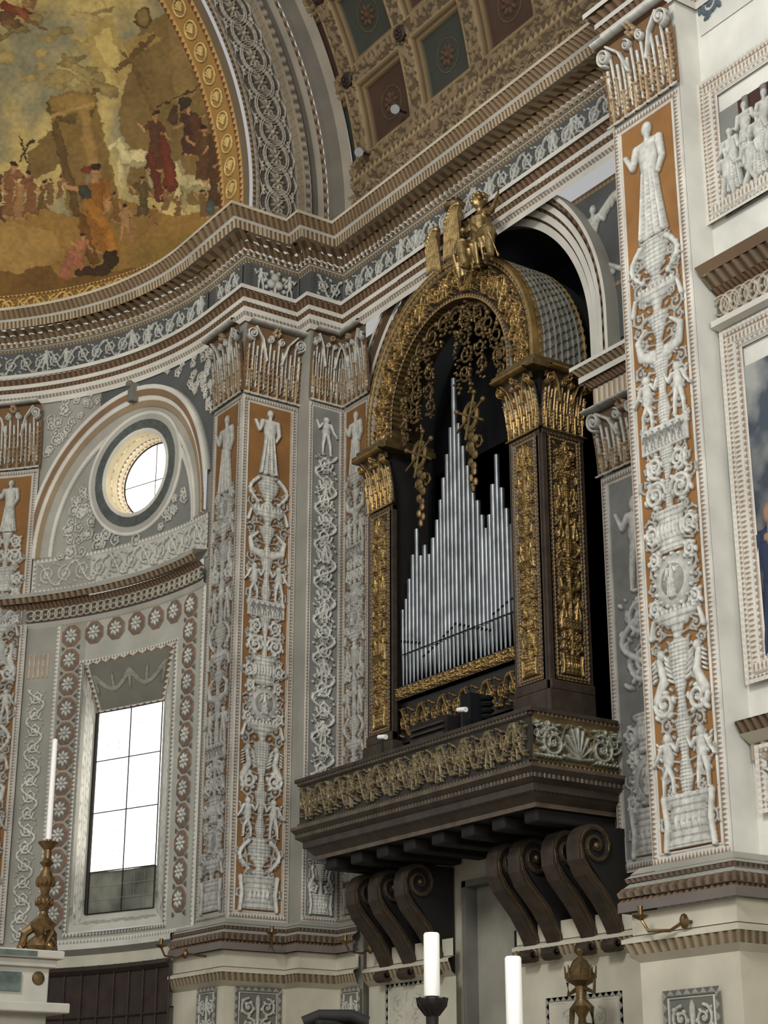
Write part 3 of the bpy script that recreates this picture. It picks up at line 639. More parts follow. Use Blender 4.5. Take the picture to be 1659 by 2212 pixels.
fb(455,450,10,18,c(82,94,94)); ft([(40,350),(70,300)],2,2,c(70,52,34)); ft([(60,360),(40,290)],2,2,c(70,52,34)); ft([(340,230),(430,190)],2,2,c(70,52,34)); fb(240,562,16,22,c(60,46,32)); ft([(170,588),(230,584)],8,12,c(64,48,32))
yy_,xx_=np.mgrid[0:fx.ny,0:fx.nx]; w1=fbm(fx.ny,fx.nx,60,11,3)-.5; w2=fbm(fx.ny,fx.nx,60,12,3)-.5
yy_=np.clip(yy_+(w1*18).astype(int),0,fx.ny-1); xx_=np.clip(xx_+(w2*18).astype(int),0,fx.nx-1)
n3=fbm(fx.ny,fx.nx,110,13,3)
FC=fx.color()[...,:3][yy_,xx_]*(.5+.5*n2+.5*n3)[...,None]*np.array((1.02,.95,.76))
nb,na=340,430
be=np.linspace(0,R(70),nb)[:,None]; al=np.linspace(0,R(80),na)[None]
X=CX+RA*np.cos(be)*np.cos(al); Y=CY+RA*np.sin(be)+0*al; Z=ZS+RA*np.cos(be)*np.sin(al)
px,py=proj(X,Y,Z); ii=np.clip((740-py).astype(int),0,fx.ny-1); jj=np.clip((px+40).astype(int),0,fx.nx-1)
C4=np.ones((nb,na,4)); C4[...,:3]=FC[ii,jj]
tag(gridmesh('fresco',np.stack([X,Y,Z],-1),C4,FR),'large figure fresco with tower, riders and white horses filling the apse dome','fresco')
cv=Cv(R(75)*RA,.5,130,c(132,98,50),c(206,168,96),.015,.5,sh=.45)
cv.frame(0,R(75)*RA,.18,.5,.03,c(100,64,36),c(186,152,88),.06,.01); rinceau(cv,Th(.03,.345),R(75)*RA-.06,.24,.016,pitch=.9)
tag(cv.build('scroll_border',face(('C',RA-.01,R(75)),11.7),FR),'ochre scroll border curving below the apse fresco','ornamental border')
LS=R(80)*RA
def sof(U,V,H):
    s=U-.45; a=np.clip(s/RA,0,9); r=RA-H; return CX+r*np.cos(a),16.3-V,ZS+r*np.sin(a)+np.minimum(s,0)
cv=Cv(LS+.45,.7,130,c(158,120,66),c(212,180,114),.02,.5,sh=.45); w_=LS+.45
cv.rect(0,w_,.56,.7,c(112,96,74)); cv.lace(0,w_,.02,.09,c(112,62,42),c(186,152,90),.08,.01); cv.lace(0,w_,.49,.56,c(112,62,42),c(186,152,90),.08,.01)
n=int(w_/.3)
for k in range(n):
    x=(k+.5)*w_/n; cv.tube([(x+.11*math.cos(a*PI/9),.29+.12*math.sin(a*PI/9)) for a in range(19)],.014)
    for q in range(5): a=-.8+q*.4; cv.tube([(x-.05,.29),(x-.05+.12*math.cos(a),.29+.1*math.sin(a))],.008,.014)
tag(cv.build('scroll_border',sof,FR),'golden palmette border lining the underside of the apse arch','ornamental border')
def arcY(y,r0,stilt=.45):
    def g(U,V,H):
        s=U-stilt; a=np.clip(s/r0,0,9); r=r0+V; return CX+r*np.cos(a),y-H+0*r,ZS+r*np.sin(a)+np.minimum(s,0)
    return g
cv=Cv(LS+.45,.72,135,c(92,85,76),c(178,170,154),.03,.42,sh=.5); w_=LS+.45
cv.lace(0,w_,0,.05,TAN,DB,.07,.02); cv.lace(0,w_,.05,.1,c(154,144,128),c(144,132,116),.1,.03); cv.lace(0,w_,.62,.72,c(144,136,122),TAN,.1,.03)
n=int(w_/.3)
for k in range(n):
    x=(k+.5)*w_/n
    for r in (.175,.15): cv.tube([(x+r*1.15*math.cos(a*PI/12),.36+r*math.sin(a*PI/12)) for a in range(25)],.008)
    cv.tube([(x+.23*math.cos(a*PI/12),.36+.255*math.sin(a*PI/12)) for a in range(25)],.009,None,.022)
    for y in (.16,.56): cv.blob(x+w_/n/2,y,.03); cv.blob(x+w_/n/2+.05,y,.02); cv.blob(x+w_/n/2-.05,y,.02)
    for a in range(8): cv.blob(x+.07*math.cos(a*PI/4),.36+.06*math.sin(a*PI/4),.042,.02,a*PI/4,.03,c(160,148,130))
    cv.blob(x,.36,.03,None,0,.045,c(176,166,146))
st(cv.build('trim_8',arcY(15.6,RA+.03),PL))
aa=np.linspace(0,R(95),420); Pc=np.array([(CX,15.6,ZS-.45)]+[(CX,15.6,ZS)]*420); Nr=np.array([(1,0,0)]+[(math.cos(a),0,math.sin(a)) for a in aa]); Bb=np.tile((0,-1.,0),(421,1))
G1=c(110,104,94); G2=c(146,138,124)
def ringsweep(name,prof,m=PL,P=Pc,N=Nr,parent=None):
    s=np.concatenate([[0],.45+aa*5]); rows=[];cols=[]
    for sg in prof:
        a0,b0,a1,b1,col=sg[:5]; cc=np.tile(np.array(col)[None],(len(s),1)); da=np.zeros(len(s))
        if len(sg)>5: per,amp,c2,kd=sg[5]; wv=.5+.5*np.sin(2*PI*s/per); cc=cc*wv[:,None]+np.array(c2)*(1-wv[:,None]); da=-amp*(1-wv)
        for a,b in ((a0,b0),(a1,b1)): rows.append(P+N*a+Bb*(b+da)[:,None]); cols.append(np.hstack([cc,np.zeros((len(s),1))]))
    keep=np.ones((len(rows)-1,len(s)-1),bool); keep[1::2]=False
    return gridmesh(name,np.array(rows),np.array(cols),m,parent,keep,False)
r0=RA+.75
st(ringsweep('trim_9',[(r0,.0,r0,.08,G2),(r0,.08,r0+.06,.1,G2,(.12,.01,DB,'s')),(r0+.06,.1,r0+.1,.04,G1),(r0+.1,.04,r0+.2,.03,G1),(r0+.2,.03,r0+.24,.1,G2),(r0+.24,.1,r0+.3,.11,TAN,(.12,.03,DB,'s')),(r0+.3,.11,r0+.36,.13,G1),(r0+.36,.13,r0+.48,.2,G1),(r0+.48,.2,r0+.55,.28,G2),(r0+.55,.28,r0+.56,.3,G2)]))
# ---------------------------------------------------------------- coffered vault
(ba,aa_),(bb_,ab_)=onV(757,187),onV(865,60); SY=abs(ba-bb_); A0=math.degrees((aa_+ab_)/2); SA=math.degrees(SY/RV); Y0=ba
La=R(62)*RV; Ly=15.42-9.3
cv=Cv(Ly,La+.45,88,c(116,98,74),c(150,130,98),.03,.45,sh=.6)
XX,YY=np.meshgrid(cv.xs,cv.ys); ym=15.42-XX; al_=(YY-.45)/RV
uy=((ym-Y0)/SY)%1; ua=((np.degrees(al_)-A0)/SA)%1
iy=np.floor((ym-Y0)/SY).astype(int); ia=np.floor((np.degrees(al_)-A0)/SA).astype(int)
e=np.maximum(np.abs(uy-.5),np.abs(ua-.5)); pan=e<.33
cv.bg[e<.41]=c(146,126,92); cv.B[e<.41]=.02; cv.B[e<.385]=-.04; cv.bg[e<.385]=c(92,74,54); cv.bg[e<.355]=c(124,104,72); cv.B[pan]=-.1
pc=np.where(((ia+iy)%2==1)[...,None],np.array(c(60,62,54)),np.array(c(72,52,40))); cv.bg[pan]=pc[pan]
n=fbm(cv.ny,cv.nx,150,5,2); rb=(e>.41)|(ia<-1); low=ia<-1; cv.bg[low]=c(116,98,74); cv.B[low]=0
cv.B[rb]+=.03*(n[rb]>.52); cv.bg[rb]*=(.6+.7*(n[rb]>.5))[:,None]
zl=R(A0-SA)*RV+.45
if zl>.2:
    rinceau(cv,Th(0,zl*.5+.1),Ly,min(.36,zl*.5),.016,.03,pitch=.7); cv.lace(0,Ly,zl-.14,zl-.06,c(160,138,102),c(92,76,56),.09,.03); cv.lace(0,Ly,.1,.2,c(160,138,102),c(92,76,56),.09,.03)
for j in range(-1,6):
    for i in range(-8,3):
        yc=15.42-(Y0+SY*(i+.5)); ac=(R(A0+SA*(j+.5)))*RV+.45
        if 0<yc<Ly and 0<ac<La+.45:
            for k in range(8): cv.blob(yc+.09*math.cos(k*PI/4),ac+.09*math.sin(k*PI/4),.05,.03,k*PI/4,.03,c(92,72,52))
            cv.blob(yc,ac,.045,None,0,.05,c(98,68,50)); cv.tube([(yc+.2*math.cos(k*PI/8),ac+.2*math.sin(k*PI/8)) for k in range(17)],.008,None,.01,c(100,86,62))
def vf(U,V,H):
    s=V-.45; a=np.clip(s/RV,0,9); r=RV-H; return CX+r*np.cos(a),15.42-U,ZS+r*np.sin(a)+np.minimum(s,0)
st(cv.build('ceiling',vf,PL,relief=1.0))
for j in (0,1,2):
    for i in range(-4,1):
        y=Y0+SY*i; a=R(A0+SA*j); r=RV-.04; p=np.array((CX+r*math.cos(a),y,ZS+r*math.sin(a))); nrm=np.array((math.cos(a),0,math.sin(a)))
        if not(0<proj(*p)[0]<1659 and -40<proj(*p)[1]<700): continue
        o=empty('ceiling_boss',tuple(p),'round dark rosette boss at a crossing of the vault ribs','boss','rosette bosses on the coffered vault')
        tn=np.array((-math.sin(a),0,math.cos(a))); mb=MB(); rot=np.stack([nrm,(0,1,0),tn],1)
        mb.ball(p,(.03,.1,.1),16,rot); mb.build('disc',DOOR,o,True)
        mb=MB()
        for k in range(8): q=p-nrm*.03+.05*(math.cos(k*PI/4)*tn+math.sin(k*PI/4)*np.array((0,1,0))); mb.ball(q,.02,8)
        mb.ball(p-nrm*.04,.025,8); mb.build('rosette',DOOR,o,True)
# ---------------------------------------------------------------- chancel side wall
YC,ZC,AR=13.05,9.03,1.86
cv=Cv(15.45-9.28,10.6,45,c(184,181,168),shadow=False)
XX,YY=np.meshgrid(cv.xs,cv.ys); ym=15.45-XX; cv.bg[YY<4.9]=c(194,186,164)
inn=((np.abs(ym-YC)<AR)&(YY>4.4)&(YY<ZC))|(((ym-YC)**2+(YY-ZC)**2<AR**2)&(YY>=ZC)); dr=(np.abs(ym-12.93)<.45)&(YY<4.0)
cv.K=~(inn|dr); st(cv.build('wall_right',face(('X',10.12,15.45),0),PL))
for (ya,yb,lab) in ((15.2,14.2,'slate spandrel with flying angel left of the organ arch'),(12.0,10.3,'slate spandrel with winged grisaille angel above right of organ arch')):
    w_=ya-yb; cv=Cv(w_,1.75,150,SL,c(196,194,184),.02,.4); XX,YY=np.meshgrid(cv.xs,cv.ys); ym=ya-XX; zz=YY+8.8
    cx=w_*.5; person(cv,cx,.8,.78,None,1,True,(((-.2,.7),(-.32,.85)),((.2,.7),(.34,.9))),lean=.05)
    for s in (-1,1):
        for k in range(6): cv.blob(cx+s*(.14+.05*k),1.42+.02*k,.03,.17-.02*k,s*(-.9+.15*k))
    for k in range(8): cv.tube([(cx+.05*k-.15,.85),(cx-.25+.09*k,.72)],.02,.03)
    cv.frame(0,w_,.55,1.75,.05,TAN,BR,.06)
    cv.K=((ym-YC)**2+(zz-ZC)**2>(AR+.36)**2)
    tag(cv.build('spandrel',face(('X',10.09,ya),8.8),PL),lab,'spandrel')
ang=np.linspace(0,PI,260)
def arch_sweep(name,x,yc,zc,prof,m=None,parent=None,down=None):
    P=[];N=[]
    if down: 
        for z in np.arange(down,zc,.03): P.append((x,yc,z)); N.append((0,-1,0))
    for a in ang: P.append((x,yc,zc)); N.append((0,-math.cos(a),math.sin(a)))
    if down:
        for z in np.arange(zc,down,-.03): P.append((x,yc,z)); N.append((0,1,0))
    P=np.array(P,float);N=np.array(N,float); B=np.tile((-1.,0,0),(len(P),1)); s=np.arange(len(P))*1.0
    rows=[];cols=[]
    for sg in prof:
        a0,b0,a1,b1,col=sg[:5]; al=sg[6] if len(sg)>6 else 0; cc=np.tile(np.array(col)[None],(len(s),1)); da=np.zeros(len(s))
        if len(sg)>5 and sg[5]: per,amp,c2,kd=sg[5]; wv=.5+.5*np.sin(2*PI*s/per); cc=cc*wv[:,None]+np.array(c2)*(1-wv[:,None]); da=-amp*(1-wv)
        for a,b in ((a0,b0),(a1,b1)): rows.append(P+N*a+B*(b+da)[:,None]); cols.append(np.hstack([cc,np.full((len(s),1),al)]))
    keep=np.ones((len(rows)-1,len(s)-1),bool); keep[1::2]=False
    return gridmesh(name,np.array(rows),np.array(cols),m or PL,parent,keep,False)
st(arch_sweep('trim_10',10.1,YC,ZC,[(AR-.03,-.06,AR-.03,.03,GY),(AR-.03,.03,AR+.05,.04,WT),(AR+.05,.04,AR+.08,.07,DB),(AR+.08,.07,AR+.15,.07,WT),(AR+.15,.07,AR+.19,.11,BR,(4,.015,DB,'s')),(AR+.19,.11,AR+.25,.11,WT),(AR+.25,.11,AR+.29,.16,DB),(AR+.29,.16,AR+.33,.17,BR,(5,.015,DB,'s')),(AR+.33,.17,AR+.37,.17,WT),(AR+.37,.17,AR+.37,0,GY)],down=8.62))
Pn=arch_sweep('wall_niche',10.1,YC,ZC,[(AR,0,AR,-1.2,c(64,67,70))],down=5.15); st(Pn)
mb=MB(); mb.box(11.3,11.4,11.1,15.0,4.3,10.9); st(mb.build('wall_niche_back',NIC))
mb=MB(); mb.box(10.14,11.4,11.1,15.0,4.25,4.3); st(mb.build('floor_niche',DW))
imp=[(.03,8.1,.03,8.16,WT),(.03,8.16,.06,8.19,BR),(.03,8.19,.03,8.38,c(150,120,84),(.07,.015,c(206,200,184),'s')),(.05,8.38,.1,8.44,BR,(.05,.015,DB,'s')),(.12,8.44,.12,8.5,WT),(.12,8.5,.18,8.57,TAN,(.06,.015,DB,'s')),(.18,8.57,.18,8.61,WT),(.18,8.61,-.1,8.63,GY)]
st(sweep('trim_11',plan([(10.05,10.2),(10.05,11.14),(10.4,11.14)]),imp))
d=empty('door_2',(10.3,12.93,0),'pale grey plain door in shadow under the organ gallery','door'); d['kind']='structure'
mb=MB(); mb.box(10.06,10.24,12.45,12.51,0,4.02); mb.box(10.06,10.24,13.36,13.42,0,4.02); mb.box(10.06,10.24,12.45,13.42,3.96,4.02); mb.build('door_frame',STN,d)
mb=MB(); mb.box(10.2,10.24,12.45,13.42,0,4.0); mb.build('door_leaf',mat('door_paint',c(158,154,140),rough=.7),d)
mb=MB(); mb.box(10.185,10.2,12.62,12.78,3.1,3.5); mb.build('door_pane',DW,d)
# ---------------------------------------------------------------- ORGAN
XO=9.75; yN,yF=11.62,14.55; oy=(yN+yF)/2; PWd=.46; OZ=9.0; ORo=(yF-yN)/2; ORi=ORo-PWd; zb,zc,zt=5.5,8.06,8.70
org=empty('pipe_organ',(10.0,oy,5.0),'gilded wooden pipe organ with tin pipes in the arched niche','pipe organ')
mb=MB(); mb.box(XO+.02,10.25,yN+.02,yN+PWd-.02,5.13,zt); mb.box(XO+.02,10.25,yF-PWd+.08,yF-.02,5.13,zt); mb.box(10.6,10.7,yN,yF,5.13,zt); mb.box(10.05,10.6,yN+PWd,yF-PWd,5.13,5.95); mb.build('case_body',DW,org)
GB=c(60,47,31); GF=c(180,147,90)
def goldcv(w,h,ppm=170,style='cand',seed=0,bg=GB,fg=GF,lo=.25):
    cv=Cv(w,h,ppm,bg,fg,.03,lo,metal=.9,sh=.55); cv.frame(0,w,0,h,.02,c(128,100,60),c(66,52,34),.05,.015); cv.frame(.03,w-.03,.03,h-.03,.022,c(160,130,78),c(76,60,38),.035,.01)
    if style=='cand':
        rinceau(cv,Tv(w/2,.08),h-.16,w-.14,.012,.012,c(122,97,58),pitch=.55)
        candelabrum(cv,w/2,.07,h-.25,(w-.14),seed); person(cv,w/2,h-.3,.24)
    return cv
for (f,w,sd) in ((('X',XO,yN+PWd),PWd,2),(('Y',yN,XO),.5,6),(('X',XO,yF),PWd,4)):
    cv=goldcv(w-.08,zc-zb-.12,220,'cand',sd); cv.build('carved_panel',face(f,zb+.1,.04,.02),GI,org)
    mb=MB()
    if f[0]=='X':
        for y in (f[2],f[2]-w): mb.box(XO-.035,XO+.03,y-.02 if y==f[2] else y,y if y==f[2] else y+.02,zb,zc)
        mb.box(XO-.05,XO+.03,f[2]-w,f[2],zb,zb+.09); mb.box(XO-.03,XO+.03,f[2]-w,f[2],zc-.06,zc)
    else:
        mb.box(XO-.02,XO+.04,yN-.03,yN+.03,zb,zc); mb.box(XO+.46,XO+.5,yN-.03,yN+.03,zb,zc); mb.box(XO-.02,XO+.5,yN-.05,yN+.03,zb,zb+.09); mb.box(XO-.02,XO+.5,yN-.04,yN,zc-.05,zc)
    mb.build('pillar_frame',WOOD,org,False,.006)
    cc=capital_cv(w*1.12,zt-zc-.02,220,c(68,52,34),GF,c(190,156,96),metal=.9,lo=.22); cc.build('capital',face(f,zc,-w*.06,.02,.13,zt-zc),GI,org)
for (a,b) in ((yN-.12,yN+PWd+.08),(yF-PWd-.08,yF+.12)):
    mb=MB(); mb.box(XO-.18,10.25,a,b,zt-.03,zt+.04); mb.box(XO-.14,10.25,a+.03,b-.03,zt+.04,zt+.1); mb.build('abacus',OLDG,org,False,.01)
for (a,b) in ((yN-.1,yN+PWd+.06),(yF-PWd-.06,yF+.1)):
    mb=MB(); mb.box(XO-.06,10.25,a+.04,b-.04,5.28,zb); mb.box(XO-.12,10.25,a,b,5.13,5.28); mb.build('plinth',WOOD,org,False,.02)
def archX(x,yc,zc_,r0,stilt):
    L=PI*r0
    def g(U,V,H):
        s=U-stilt; a=np.clip(s/r0,0,PI); r=r0+V
        return x-H+0*r, yc+r*np.cos(a), zc_+r*np.sin(a)+np.where(s<0,s,np.where(s>L,L-s,0))
    return g
stl=OZ-zt-.1
cv=Cv(PI*ORi+2*stl,PWd,215,GB,GF,.045,.22,metal=.9,sh=.5); w_=cv.w
cv.lace(0,w_,0,.05,c(158,126,74),c(74,58,36),.05,.03); cv.lace(0,w_,.38,.42,c(152,122,72),c(74,58,36),.05,.04); cv.lace(0,w_,.42,PWd,c(162,134,82),c(162,134,82),.05,.06)
rinceau(cv,Th(0,.215),w_,.31,.018,pitch=.62); rinceau(cv,Th(0,.215),w_,.24,.01,.028,c(140,112,68),pitch=.45)
for k in range(9): putto(cv,w_*(k+.5)/9,.08,.24,(-1)**k)
cv.build('arch_front',archX(XO,oy,OZ,ORi,stl),GI,org)
arch_sweep('arch_moulding',XO,oy,OZ,[(ORi,.04,ORi,-.1,GD,(5,.02,DB,'s'),.8),(ORi-.07,-.1,ORi,-.1,c(90,70,44),(6,.02,DB,'s'),.5),(ORi-.07,-.1,ORi-.07,-.3,GB),(ORo,.07,ORo,-.06,GF,None,.9),(ORo-.02,.07,ORo,.07,GF,None,.9)],GI,org,down=zt+.1)
w_=PI*ORo+2*stl; cv=Cv(w_,.62,150,c(126,125,116),shadow=False); XX,YY=np.meshgrid(cv.xs,cv.ys)
row=np.floor(YY/.075); fxx=(XX/.1+.5*(row%2))%1-.5; fy=(YY/.075)%1
edge=np.abs(fy-(.12+.75*(fxx*2)**2)); cv.bg[edge<.09]=c(76,70,56); cv.bg[(edge>=.09)&(edge<.16)]=c(158,148,118); cv.B=.02*(fy<(.12+.75*(fxx*2)**2))
cv.bg[YY<.07]=c(150,126,78); cv.bg[YY>.58]=c(140,118,74)
def roof(U,V,H):
    s=U-stl; L=PI*ORo; a=np.clip(s/ORo,0,PI); r=ORo-.01+H; return XO+V+0*U, oy+r*np.cos(a), OZ+r*np.sin(a)+np.where(s<0,s,np.where(s>L,L-s,0))
cv.build('scaled_roof',roof,GI,org)
mb=MB(); mb.add([(10.6,oy+ORo*.98*math.cos(a),OZ+ORo*.98*math.sin(a)) for a in np.linspace(0,PI,30)]+[(10.6,oy-ORo*.98,5.2),(10.6,oy+ORo*.98,5.2)],[tuple(range(32))]); mb.build('case_back',BLK,org)
hs={0:9.2,1:8.66,2:8.38,3:8.14,4:7.92,5:7.72,6:7.54,7:7.38,8:7.5}
hR=[7.8,8.1,7.72,7.48,7.3,7.15]; hL=[7.4,7.72,7.45,7.2,7.0,6.9]
py0=oy+.06; PX=9.88
for i in range(-14,15):
    k=abs(i); zt_=hs[k] if k<9 else (hL if i<0 else hR)[min(5,k-9)]
    y=py0-i*.0690; r=(.0335,.028,.031)[k%3]; xx=PX-.02*abs(math.cos(i*.3)); zm=6.5-(.025*k if k<9 else .02*(14-k)-.05)
    mb=MB(); mb.lathe(xx,y,[(.008,6.05),(.014,6.1),(r*.95,zm-.06),(r,zm),(r,zm+.1),(r,zt_),(r*.8,zt_)],14); p=mb.build('organ_pipe',TIN,org,True)
    mb=MB(); mb.box(xx-r-.004,xx-r+.012,y-.017,y+.017,zm-.005,zm+.018); mb.build('mouth',BLK,p)
mb=MB(); mb.tube([(PX-.05,oy-ORi+.02,6.40),(PX-.05,oy+ORi-.02,6.40)],.006); mb.build('pipe_rail',DW,org)
mb=MB(); mb.box(PX-.09,10.05,oy-ORi,oy+ORi,5.98,6.05); mb.build('windchest',DW,org)
cv=goldcv(2*ORi,.13,180,'none'); rinceau(cv,Th(.02,.065),2*ORi-.04,.11,.01); cv.build('carved_rail',face(('X',PX-.1,oy+ORi),5.9),GI,org)
cv=Cv(2*ORi,.42,190,c(32,27,22),c(152,124,76),.03,.2,metal=.9); rinceau(cv,Th(.02,.2),2*ORi-.04,.34,.014,pitch=.55); cv.build('carved_apron',face(('X',PX-.06,oy+ORi),5.46),GI,org)
rg=random.Random(5)
def garland(g,pts,r):
    for i in range(len(pts)-1):
        a=np.array(pts[i]);b=np.array(pts[i+1]); n=max(2,int(np.linalg.norm(b-a)/(r*.55)))
        for k in range(n):
            p=a+(b-a)*k/n; g.ball(p+np.array([rg.uniform(-.7,.7)*r for _ in range(3)]),(r*rg.uniform(.3,.6),r*rg.uniform(.3,.7),r*rg.uniform(.3,.6)),6)
def scr3(g,y,z,r,d,t=.014,st0=0):
    pts=[(XO+.03-.02*k/16,y+d*r*(1-.8*k/16)*math.cos(st0+k*.55),z+r*(1-.8*k/16)*math.sin(st0+k*.55)) for k in range(17)]; g.tube(pts,t,t*.6,6)
    for k in range(0,12,3): g.ball(pts[k],(t*.9,t*1.7,t*1.3),6)
g=MB(); rr=ORi-.08
for s in (-1,1):
    for k in range(6):
        a=PI/2+s*(.13+k*.26); scr3(g,oy+(rr-.08)*math.cos(a),OZ+(rr-.08)*math.sin(a),.13,s,.016,k)
        a2=a+.12; g.ball((XO+.03,oy+rr*math.cos(a2),OZ+rr*math.sin(a2)),.035,8)
g.build('arch_tracery',OLDG,org,True)
for s,e1,e2 in ((1,.5,.68),(-1,.42,.78)):
    g=MB(); garland(g,[(XO,oy,OZ+.88),(XO,oy+s*.11,OZ+.62),(XO,oy+s*.3,OZ+.56),(XO,oy+s*e1,OZ+e2)],.045); g.build('top_garland',OLDG,org,True)
for (yy,zz0,zbm) in ((12.70,OZ+.85,7.80),(13.60,OZ+.7,7.70)):
    g=MB(); H_=zz0-zbm
    garland(g,[(XO-.02,yy,zz0),(XO-.02,yy,zz0-.5*H_)],.045)
    for s in (-1,1):
        garland(g,[(XO-.02,yy+s*.08,zz0-.05),(XO-.02,yy+s*.24,zz0-.2*H_),(XO-.02,yy+s*.2,zz0-.46*H_)],.038)
        for k in range(4): scr3(g,yy+s*(.12+.02*(k%2)),zz0-.12-k*.2,.1,s,.017,k*1.3)
    r=.12; zc_=zz0-.62*H_
    for rr_ in (r,r*.8): g.tube([(XO-.02,yy+rr_*math.cos(k*PI/10),zc_+1.25*rr_*math.sin(k*PI/10)) for k in range(21)],.018,.018,6)
    for a in (.5,1.9,2.7): g.tube([(XO-.03,yy-.25*math.cos(a),zc_-.25*math.sin(a)),(XO-.03,yy+.25*math.cos(a),zc_+.25*math.sin(a))],.015); g.ball((XO-.03,yy+.25*math.cos(a),zc_+.25*math.sin(a)),.032,8)
    for k in range(12): t=k/11; g.ball((XO,yy+.04*math.sin(k*2.3),zc_-.14-t*(zc_-.14-zbm)),(.03,.065*(1-.5*t),.05),7)
    scr3(g,yy-.07,zc_-.3,.08,1,.015,0); scr3(g,yy+.07,zc_-.3,.08,-1,.015,0)
    g.build('hanging_garland',OLDG,org,True)
for s in (-1,1):
    g=MB(); garland(g,[(XO,oy+s*.62,OZ+.5),(XO,oy+s*.8,OZ+.25),(XO,oy+s*.84,OZ-.1),(XO,oy+s*.8,OZ-.35)],.04)
    for k in range(3): scr3(g,oy+s*.84,OZ+.12-k*.18,.06,s*(-1)**k,.014,k)
    g.build('side_garland',OLDG,org,True)
k=empty('organ_console',(9.6,12.9,5.13),'low dark keyboard console with wooden louvres on the organ gallery','console')
mb=MB(); mb.box(9.42,9.74,12.75,13.35,5.13,5.45); mb.build('cabinet',DW,k)
mb=MB()
for i in range(5): mb.box(9.39,9.42,12.78,13.32,5.16+i*.055,5.18+i*.055)
mb.build('louvre',WOOD,k)
o=empty('equipment_box',(9.55,12.4,5.13),'small black ribbed box on the gallery beside the console','box')
mb=MB(); mb.box(9.45,9.65,12.42,12.58,5.13,5.6); mb.build('housing',BLK,o); mb=MB()
for i in range(7): mb.lathe(9.55,12.3,[(.05,5.15+i*.06),(.07,5.17+i*.06),(.05,5.19+i*.06)],14)
mb.build('coil',BLK,o)
for (u,v,X_,l) in ((826,1592,9.2,'white spotlight on the far left end of the organ gallery'),(998,1533,9.3,'small white spotlight near the middle of the organ gallery rail')):
    y,z=onX(u,v,X_); t=empty('spotlight',(X_,y,5.12),l,'spotlight'); mb=MB(); mb.tube([(X_,y+.06,z+.01),(X_,y-.06,z-.01)],.022,.025,12); mb.build('lamp_head',WAX,t,True); mb=MB(); mb.tube([(X_,y,5.12),(X_,y,z)],.01); mb.build('stem',IRON,t)
# ---------------------------------------------------------------- gallery
BX,by0,by1=9.05,11.05,14.77
gal=empty('organ_gallery',(9.6,12.9,4.3),'carved and gilded wooden balcony carrying the organ','balcony')
cv=Cv(by1-by0,.46,215,c(48,41,32),c(134,118,84),.035,.25,metal=.35,sh=.5); w_=cv.w
cv.lace(0,w_,0,.035,c(112,94,68),DK,.05,.02); cv.lace(0,w_,.42,.46,c(90,76,56),DK,.05,.03)
rinceau(cv,Th(.05,.23),w_-.1,.34,.015,pitch=.5); rinceau(cv,Th(.05,.23),w_-.1,.26,.01,.022,c(108,92,64),pitch=.35)
for kk in range(10): putto(cv,.2+kk*.37,.05,.34,(-1)**kk,.03)
cv.build('front_parapet',face(('X',BX,by1),4.63,0,.01),GI,gal)
cv=Cv(10.0-BX,.46,215,c(120,100,58),c(168,168,152),.04,.3,metal=.1,sh=.5); w_=cv.w
cv.lace(0,w_,0,.035,c(140,114,78),DK,.05,.02); cv.lace(0,w_,.42,.46,c(110,88,60),DK,.05,.03)
rinceau(cv,Th(.03,.23),w_-.06,.34,.012,.025,c(140,132,104),pitch=.5)
for kk in range(9): a=PI*kk/8; cv.tube([(w_/2,.08),(w_/2+.16*math.cos(a),.1+.25*math.sin(a))],.010,.022)
for s in (-1,1):
    spiral(cv,lambda a,b:(w_/2+s*b,a),.2,.27,.13,0,1.6,1,.02); spiral(cv,lambda a,b:(w_/2+s*b,a),.27,.41,.09,PI,1.6,-1,.016)
    for k in range(7): cv.blob(w_/2+s*(.2+.04*k),.36-.04*(k%3),.035,.018,s*k*.5); cv.blob(w_/2+s*(.2+.04*k),.08,.03,.018,s*.5)
cv.build('side_parapet',face(('Y',by0,BX),4.63,0,.01),GI,gal)
mb=MB(); mb.box(BX,10.0,by0,by1,4.62,5.08); mb.box(BX-.05,10.0,by0-.05,by1+.05,5.08,5.12); mb.box(BX-.03,10.0,by0-.03,by1+.03,5.05,5.08); mb.build('balcony_body',WOOD,gal,False,.008)
P_,N_,B_=plan([(10.1,by0),(BX,by0),(BX,by1),(10.1,by1)],.015)
if (P_+N_*.1)[len(P_)//2][0]>P_[len(P_)//2][0]: N_=-N_
Wc=c(66,55,45); Wl=c(100,86,68)
sweep('moulding',(P_,N_,B_),[(.0,4.63,.07,4.63,Wl),(.07,4.63,.07,4.60,Wl),(.07,4.6,.04,4.56,Wc),(.04,4.56,.04,4.52,Wl,(.05,.01,Wc,'s')),(.04,4.52,-.02,4.48,Wc),(-.02,4.48,-.02,4.42,Wc),(-.02,4.42,-.05,4.41,Wl,(.05,.01,Wc,'s')),(-.05,4.41,-.11,4.34,Wc),(-.11,4.34,-.11,4.30,Wl),(-.11,4.30,-.9,4.30,DK)],GI,gal)
for y in (11.3,11.75,12.2,12.65,13.1,13.55,14.0,14.45):
    mb=MB(); mb.box(BX+.16,10.1,y-.09,y+.09,4.19,4.31); mb.build('joist',DW,gal,False,.02)
